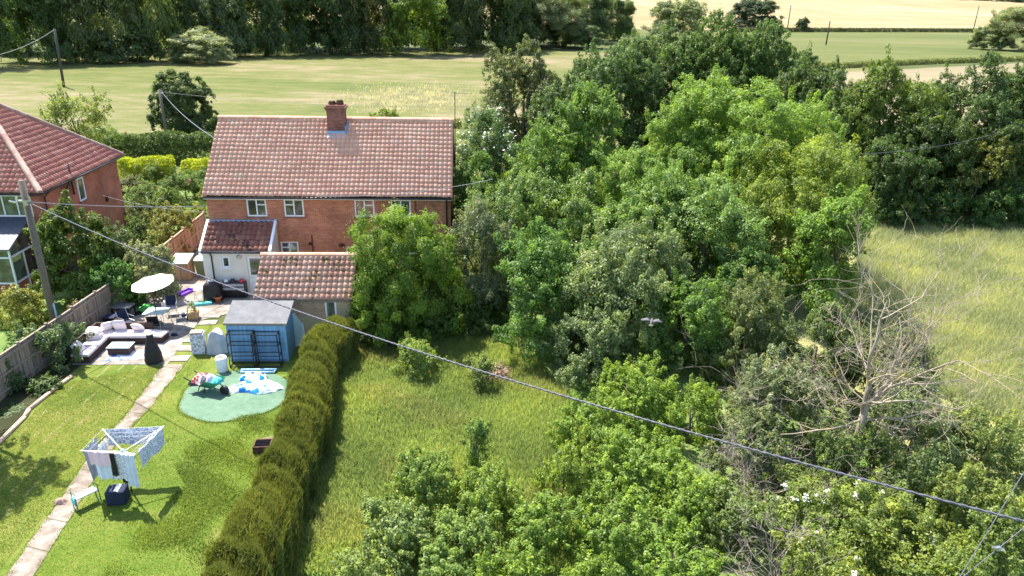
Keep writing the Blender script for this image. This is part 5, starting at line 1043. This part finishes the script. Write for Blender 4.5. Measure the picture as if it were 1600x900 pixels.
mb.tube([(.85, -.18, .85), (.85, .18, .85)], .014, 6); mb.obj('handle', M['metal'], mw)
drape('grey_bag', 'greycloth', 'pale grey bag on the ground between mower and purple tray', 'bag', L(-1.45, -2.6), .32, .26, .42, 12)
drape('white_bag', 'bag', 'white bag slumped beside the blue grey chair', 'bag', L(-1.35, -3.35), .2, .2, .5, 13)
t = thing('red_tub', 'red topped grey tub beside the purple tray', 'tub', L(-1.75, -1.3), YAW); mb = MB(); mb.box(-.28, .28, -.2, .2, 0, .34); mb.obj('tub', M['greycloth'], t, bevel=.03); mb = MB(); mb.box(-.29, .29, -.21, .21, .342, .42); mb.obj('lid', M['rust' if 0 else 'terracotta'], t, bevel=.02)
t = MB(); t.box(-.2, .2, -.45, .45, 0, .02); t.box(-.2, -.18, -.45, .45, .02, .12); t.box(.18, .2, -.45, .45, .02, .12); t.box(-.18, .18, -.45, -.43, .02, .12); t.box(-.18, .18, .43, .45, .02, .12); o = t.obj('purple_tray', M['purple']); o.location = L(-1.15, -1.1, .031); o.rotation_euler.z = YAW-.4; tag(o, 'purple plastic tray lying in the side passage', 'tray')
pl = thing('planter', 'tan square planter with a small shrub at the lawn edge', 'planter', L(.42, -4.35), YAW+.1); mb = MB(); mb.add([(-.19, -.19, 0), (.19, -.19, 0), (.19, .19, 0), (-.19, .19, 0), (-.24, -.24, .42), (.24, -.24, .42), (.24, .24, .42), (-.24, .24, .42)], [(0, 1, 2, 3), (0, 1, 5, 4), (1, 2, 6, 5), (2, 3, 7, 6), (3, 0, 4, 7), (4, 5, 6, 7)]); mb.obj('pot', M['planter'], pl)
me, C = crown(77, .25, .25, .95, .4, .08, 1.0); o = link('foliage', me, M['leaf'], pl); o.color = (.09, .14, .04, 1)
t = MB(); t.lathe([(.13, 0), (.16, .3), (.165, .32), (.145, .32), (.12, .05)], 16); o = t.obj('blue_bucket', M['navy'], None, True); o.location = L(.05, -4.5, .031); tag(o, 'dark blue bucket left of the tan planter', 'bucket')
t = thing('flower_pot', 'orange terracotta flower pot in front of the covered barbecue', 'flower pot', L(.95, -2.3), 0); mb = MB(); mb.lathe([(.12, .03), (.17, .28), (.19, .28), (.19, .34), (.165, .34), (.15, .28)], 16); mb.obj('pot', M['terracotta'], t, True); mb = MB(); mb.lathe([(.16, 0), (.02, .02)], 12, (0, 0, .29)); mb.obj('earth', M['soil'], t)
t = thing('trough_planter', 'teal trough with low plants beside the step stool', 'planter', L(.3, -2.65), YAW+.3); mb = MB(); mb.box(-.42, .42, -.13, .13, .01, .16); mb.obj('trough', M['turq'], t, bevel=.02); me, C = crown(78, .36, .12, .32, .12, .07, 1.2); o = link('foliage', me, M['leaf'], t); o.color = (.09, .15, .04, 1)
t = thing('step_stool', 'pale step stool beside the covered barbecue', 'stool', L(-.1, -2.0), YAW+.1); mb = MB(); mb.box(-.22, .22, -.15, .15, .6, .64); mb.obj('seat', M['ivory'], t)
for sx in (-1, 1):
    for sy in (-1, 1): m = MB(); m.tube([(sx*.18, sy*.12, .6), (sx*.21, sy*.16, .03)], .016, 6); m.obj('leg', M['ivory'], t)
t = thing('covered_barbecue', 'black covered barbecue beside the cream extension wall', 'barbecue', L(.62, -1.95), YAW); mb = MB()
def bq(u, v):
    a = u*2*math.pi; c, s_ = math.cos(a), math.sin(a); k = (abs(c)**4+abs(s_)**4)**-.25; pr = [(1.0, .03), (1.02, .3), (.98, .7), (.9, .88), (.6, 1.04), (.25, 1.09), (0, 1.1)]; i = min(int(v*6), 5); f = v*6-i; r_ = pr[i][0]+(pr[i+1][0]-pr[i][0])*f; z = pr[i][1]+(pr[i+1][1]-pr[i][1])*f
    w_ = 1+.035*math.sin(9*a)*(1-v); return (.46*k*r_*c*w_, .36*k*r_*s_*w_, z)
mb.sheet(bq, 40, 12); mb.obj('cover', M['blackcloth'], t, True); mb = MB(); mb.lathe([(.2, 0), (.08, .04)], 10, (0, 0, 1.085)); mb.obj('top_flap', M['greycloth'], t)
t = thing('crate_shelf', 'black shelf of grey drawers against the cream extension wall', 'storage unit', L(1.0, -1.75), YAW); W_, H_ = 1.2, .86
mb = MB(); mb.box(0, W_, .36, .38, 0, H_)
for x in (0, W_-.04): mb.box(x, x+.04, 0, .36, 0, H_)
for k in range(5): mb.box(.04, W_-.04, 0, .36, k*(H_-.03)/4, k*(H_-.03)/4+.03)
mb.obj('frame', M['black'], t)
for r_ in range(4):
    for c_ in range(3): m = MB(); x0 = .06+c_*.365; m.box(x0, x0+.35, .015, .34, r_*(H_-.03)/4+.045, (r_+1)*(H_-.03)/4-.02); m.obj('drawer', M['greycloth' if r_ > 1 else 'metal'], t)
for x, mat, lab, s_ in [(.2, 'bag', 'white bag on top of the black drawer shelf', .12), (.55, 'black', 'dark cloth on top of the black drawer shelf', .16), (1.0, 'red', 'red pot plant bundle on top of the black drawer shelf', .15)]: drape('shelf_item', mat, lab, 'bundle', L(1.0+x, -1.55, H_+.002), s_, s_*.8, s_*1.1, int(x*100))
bx = thing('tool_store', 'tan wooden tool store with sloping pale green lid beside the fence', 'tool store', L(-2.5, .75), YAW); mb = MB(); nb = 8
for k in range(nb): mb.box(.9*k/nb, .9*(k+1)/nb-.004, 0, .02, 0, 1.02, random.random())
mb.prism([(.022, 0), (1.0, 0), (1.0, 1.22), (.022, 1.02)], 'x', .0, .02, .5); mb.prism([(.022, 0), (1.0, 0), (1.0, 1.22), (.022, 1.02)], 'x', .88, .9, .6); mb.box(.02, .88, .98, 1.0, 0, 1.22); mb.obj('body', M['fence_tan'], bx)
mb = MB(); mb.prism([(-.08, 1.02), (1.05, 1.24), (1.05, 1.28), (-.08, 1.06)], 'x', -.06, .96); mb.obj('lid', M['green_lid'], bx)
def bin_(x, y, rz, lidm, lab):
    t = thing('wheelie_bin', lab, 'bin', L(x, y), YAW+rz, 'wheelie bins in the side passage'); mb = MB(); mb.add([(-.22, -.26, .05), (.22, -.26, .05), (.22, .2, .05), (-.22, .2, .05), (-.28, -.34, .98), (.28, -.34, .98), (.28, .34, 1.02), (-.28, .34, 1.02)], [(0, 1, 2, 3), (0, 1, 5, 4), (1, 2, 6, 5), (2, 3, 7, 6), (3, 0, 4, 7)]); mb.obj('body', M['binbody'], t)
    mb = MB(); mb.prism([(-.38, .985), (.36, 1.03), (.36, 1.1), (-.2, 1.09), (-.38, 1.03)], 'x', -.3, .3); mb.obj('lid', M[lidm], t, bevel=.02)
    for sx in (-1, 1): m = MB(); m.lathe([(.1, -.025), (.1, .025)], 12); o = m.obj('wheel', M['black'], t); o.matrix_local = Matrix.Translation((sx*.22, .25, .1)) @ Matrix.Rotation(R(90), 4, 'Y')
bin_(-1.15, 1.6, .05, 'green_lid', 'olive bin with a pale green lid right of the tool store'); bin_(-1.2, 2.6, -.05, 'black', 'bin with a black lid behind the pale lidded bin'); bin_(-.75, 3.5, 0, 'navy', 'rearmost bin with a dark blue lid by the house gable')
q = L(.15, -6.3); t = MB(); t.lathe([(.02, 0), (.13, .02), (.12, .09), (.05, .13), (.01, .13)], 12); o = t.obj('dark_shoe', M['navy'], None, True); o.scale = (1.3, .7, 1); o.location = L(.2, -6.3, .031); tag(o, 'small dark bundle left lying on the patio edge', 'bundle')

# ------------------------------------------------------------------ washing line and laundry
q = G(206, 768); WX, WY = float(q[0]), float(q[1]); HZ = 1.52
wl_ = thing('rotary_washing_line', 'rotary washing line with four arms on the lawn', 'washing line', (WX, WY, 0)); mb = MB(); mb.tube([(0, 0, 0), (0, 0, HZ+.08)], .025, 8); mb.obj('pole', M['metal'], wl_)
tips = []
for a, ln in ((42, 1.30), (146, 1.10), (212, 1.12), (318, 1.08)):
    tp_ = Vector((ln*math.cos(R(a)), ln*math.sin(R(a)), HZ+.42)); tips.append(tp_); m = MB(); m.tube([(0, 0, HZ), tp_], .018, 6); m.obj('arm', M['ivory'], wl_)
mb = MB(); mb.lathe([(.05, 0), (.06, .04), (.06, .1), (.03, .14)], 12, (0, 0, HZ-.05)); mb.obj('hub', M['paleblue'], wl_)
mb = MB(); hub = Vector((0, 0, HZ))
for f in (.62, .8, .98):
    for k in range(4): mb.tube([hub.lerp(tips[k], f), hub.lerp(tips[(k+1) % 4], f)], .003, 4, False)
mb.obj('line', M['ivory'], wl_)
def laundry(name, mat, label, k, f, u0, u1, drop, seed, taper=0.0, both=.15, cut=None):
    """Cloth folded over line f between arm k and k+1, from u0 to u1 along it."""
    a, b = hub.lerp(tips[k], f), hub.lerp(tips[(k+1) % 4], f); d = b-a; nrm = Vector((d.y, -d.x, 0)).normalized(); rng = random.Random(seed); ph = rng.random()*6; mb = MB()
    def fn(u, v):
        uu = u0+(u1-u0)*(.5+(u-.5)*(1-taper*max(0, v-.15))); p = a+d*uu; s_ = (v*(1+both)-both)*drop
        if cut: s_ *= cut(u)
        z = -abs(s_); off = (.012 if s_ > 0 else -.012)+.035*math.sin(u*9+ph)*abs(s_)/max(.2, drop)+.02*math.sin(u*17+ph*2)
        return (WX+p.x+nrm.x*off, WY+p.y+nrm.y*off, p.z+z+.006)
    mb.sheet(fn, 22, 18); o = mb.obj(name, M[mat], None, True); return tag(o, label, 'laundry')
laundry('bed_sheet', 'sheet_print', 'large dark blue leaf print sheet hung across the back of the washing line', 0, .97, .04, .97, .62, 1)
laundry('pillowcase', 'sheet_print3', 'bright blue floral cloth hung at the right of the washing line', 3, .84, .55, .9, .42, 2)
laundry('bed_sheet', 'sheet_print2', 'pale leaf print cloth hung on the right outer line', 3, .97, .1, .95, .62, 3)
laundry('bed_sheet', 'sheet_print2', 'pale leaf print sheet hung at the front middle of the washing line', 2, .82, .45, .92, .98, 4)
laundry('towel', 'pink', 'pink towel hung at the front left of the washing line', 2, .93, .10, .50, .5, 5, both=.6)
laundry('shirt', 'skycloth', 'pale blue shirt hung below the pink towel', 2, .8, .08, .46, 1.0, 6)
laundry('black_top', 'black', 'black garment hung at the front middle beside the pink towel', 2, .90, .49, .60, .85, 7)
laundry('trousers', 'skycloth', 'pale blue trousers hung at the front right of the washing line', 2, .96, .78, .99, 1.2, 8, taper=.1)
laundry('jeans', 'jeans', 'grey blue trousers hung at the left end of the washing line', 1, .95, .35, .97, 1.25, 9, taper=.4)
laundry('pillowcase', 'bag', 'white cloth hung on the inner left line of the washing line', 1, .7, .2, .7, .38, 10)
laundry('socks', 'black', 'black socks hung low at the front of the washing line', 2, .7, .62, .78, 1.12, 11)
q = G(186, 783); t = thing('laundry_bag', 'navy blue square laundry bag on the lawn under the washing line', 'bag', (q[0], q[1], 0), .15); mb = MB(); mb.box(-.29, .29, -.24, .24, .0, .5); mb.obj('bag', M['navy'], t, bevel=.05); mb = MB(); mb.sheet(lambda u, v: (-.04+.2*u, -.2+.38*v, .506+.02*math.sin(u*5)), 6, 6); mb.obj('liner', M['bag'], t, True)
q = G(137, 788); t = thing('kneeler_stool', 'green folding garden kneeler stool standing beside the path', 'stool', (q[0], q[1], 0), R(52)); mb = MB(); mb.box(-.33, .33, -.14, .14, .40, .44); mb.obj('seat', M['skycloth'], t); mb = MB(); mb.box(-.37, -.345, -.13, .13, .2, .44); mb.obj('tool_pouch', M['turq'], t)
for sx in (-1, 1): m = MB(); m.tube([(sx*.34, -.16, .0), (sx*.33, -.14, .62), (sx*.33, .14, .62), (sx*.34, .16, 0)], .014, 6); m.tube([(sx*.34, -.16, .015), (sx*.34, .16, .015)], .014, 6); m.obj('leg_frame', M['greentwine'], t)
q = G(95, 786); drape('twig_bundle', 'brownheap', 'small pinkish bundle of twigs on the path edge', 'bundle', (q[0], q[1], .03), .2, .14, .14, 5)

# ------------------------------------------------------------------ a bird crossing in front of the trees
bp = P(1018, 503, 22.0); bd = thing('bird', 'grey pigeon gliding in front of the dark hollow in the trees', 'bird', bp, R(75)); mb = MB()
mb.tube([(-.2, 0, 0), (-.12, 0, .01), (0, 0, .015), (.1, 0, .02), (.15, 0, .04), (.18, 0, .045), (.215, 0, .04)], [.012, .04, .055, .045, .03, .028, .006], 10)
mb.add([(-.16, -.03, .0), (-.16, .03, .0), (-.32, .07, .0), (-.32, -.07, .0)], [(0, 1, 2, 3)])
mb.obj('body', M['pigeon'], bd, True)
for sy in (-1, 1): m = MB(); m.add([(.08, sy*.03, .03), (-.08, sy*.03, .02), (-.08, sy*.17, .07), (.09, sy*.17, .09), (.03, sy*.36, .04), (-.07, sy*.34, .03)], [(0, 1, 2, 3), (3, 2, 5, 4)]); m.obj('wing', M['pigeon'], bd, True, solid=.012)

q = G(645, 152); rng = np.random.default_rng(8); pts = np.array(q[:2])+rng.normal(size=(7000, 2))*np.array([4.2, 7.5]); o = link('pale_seed_grass', blades(8, pts, .4, .06, name='pale_seed_grass'), M['blade']); o.color = (.27, .24, .18, 1); o['kind'] = 'stuff'; o['label'] = 'pale dry patch of seeding grass in the meadow behind the roof'; o['category'] = 'grass'

rng = np.random.default_rng(19); nf = 5200; q = rng.random(nf)*2*np.pi; rr = 2.12+.07*np.sin(3*q+1)+.04*np.sin(7*q)+rng.normal(.03, .06, nf); keep = (np.sin(q) < .75)
fr = np.stack([-10.95+rr*1.02*np.cos(q), 25.2+rr*.93*np.sin(q)], 1)[keep]
ed = np.array(edge(Lf)+edge(Rt)); ed = ed[rng.integers(0, len(ed), 5000)]+rng.normal(size=(5000, 2))*np.array([.05, .16])
o = link('edge_grass', blades(20, np.concatenate([fr, ed]), .055, .02, name='edge_grass'), M['blade']); o.color = (.12, .15, .036, 1); o['kind'] = 'stuff'; o['label'] = 'grass creeping over the edges of the path and the green turf'; o['category'] = 'grass'
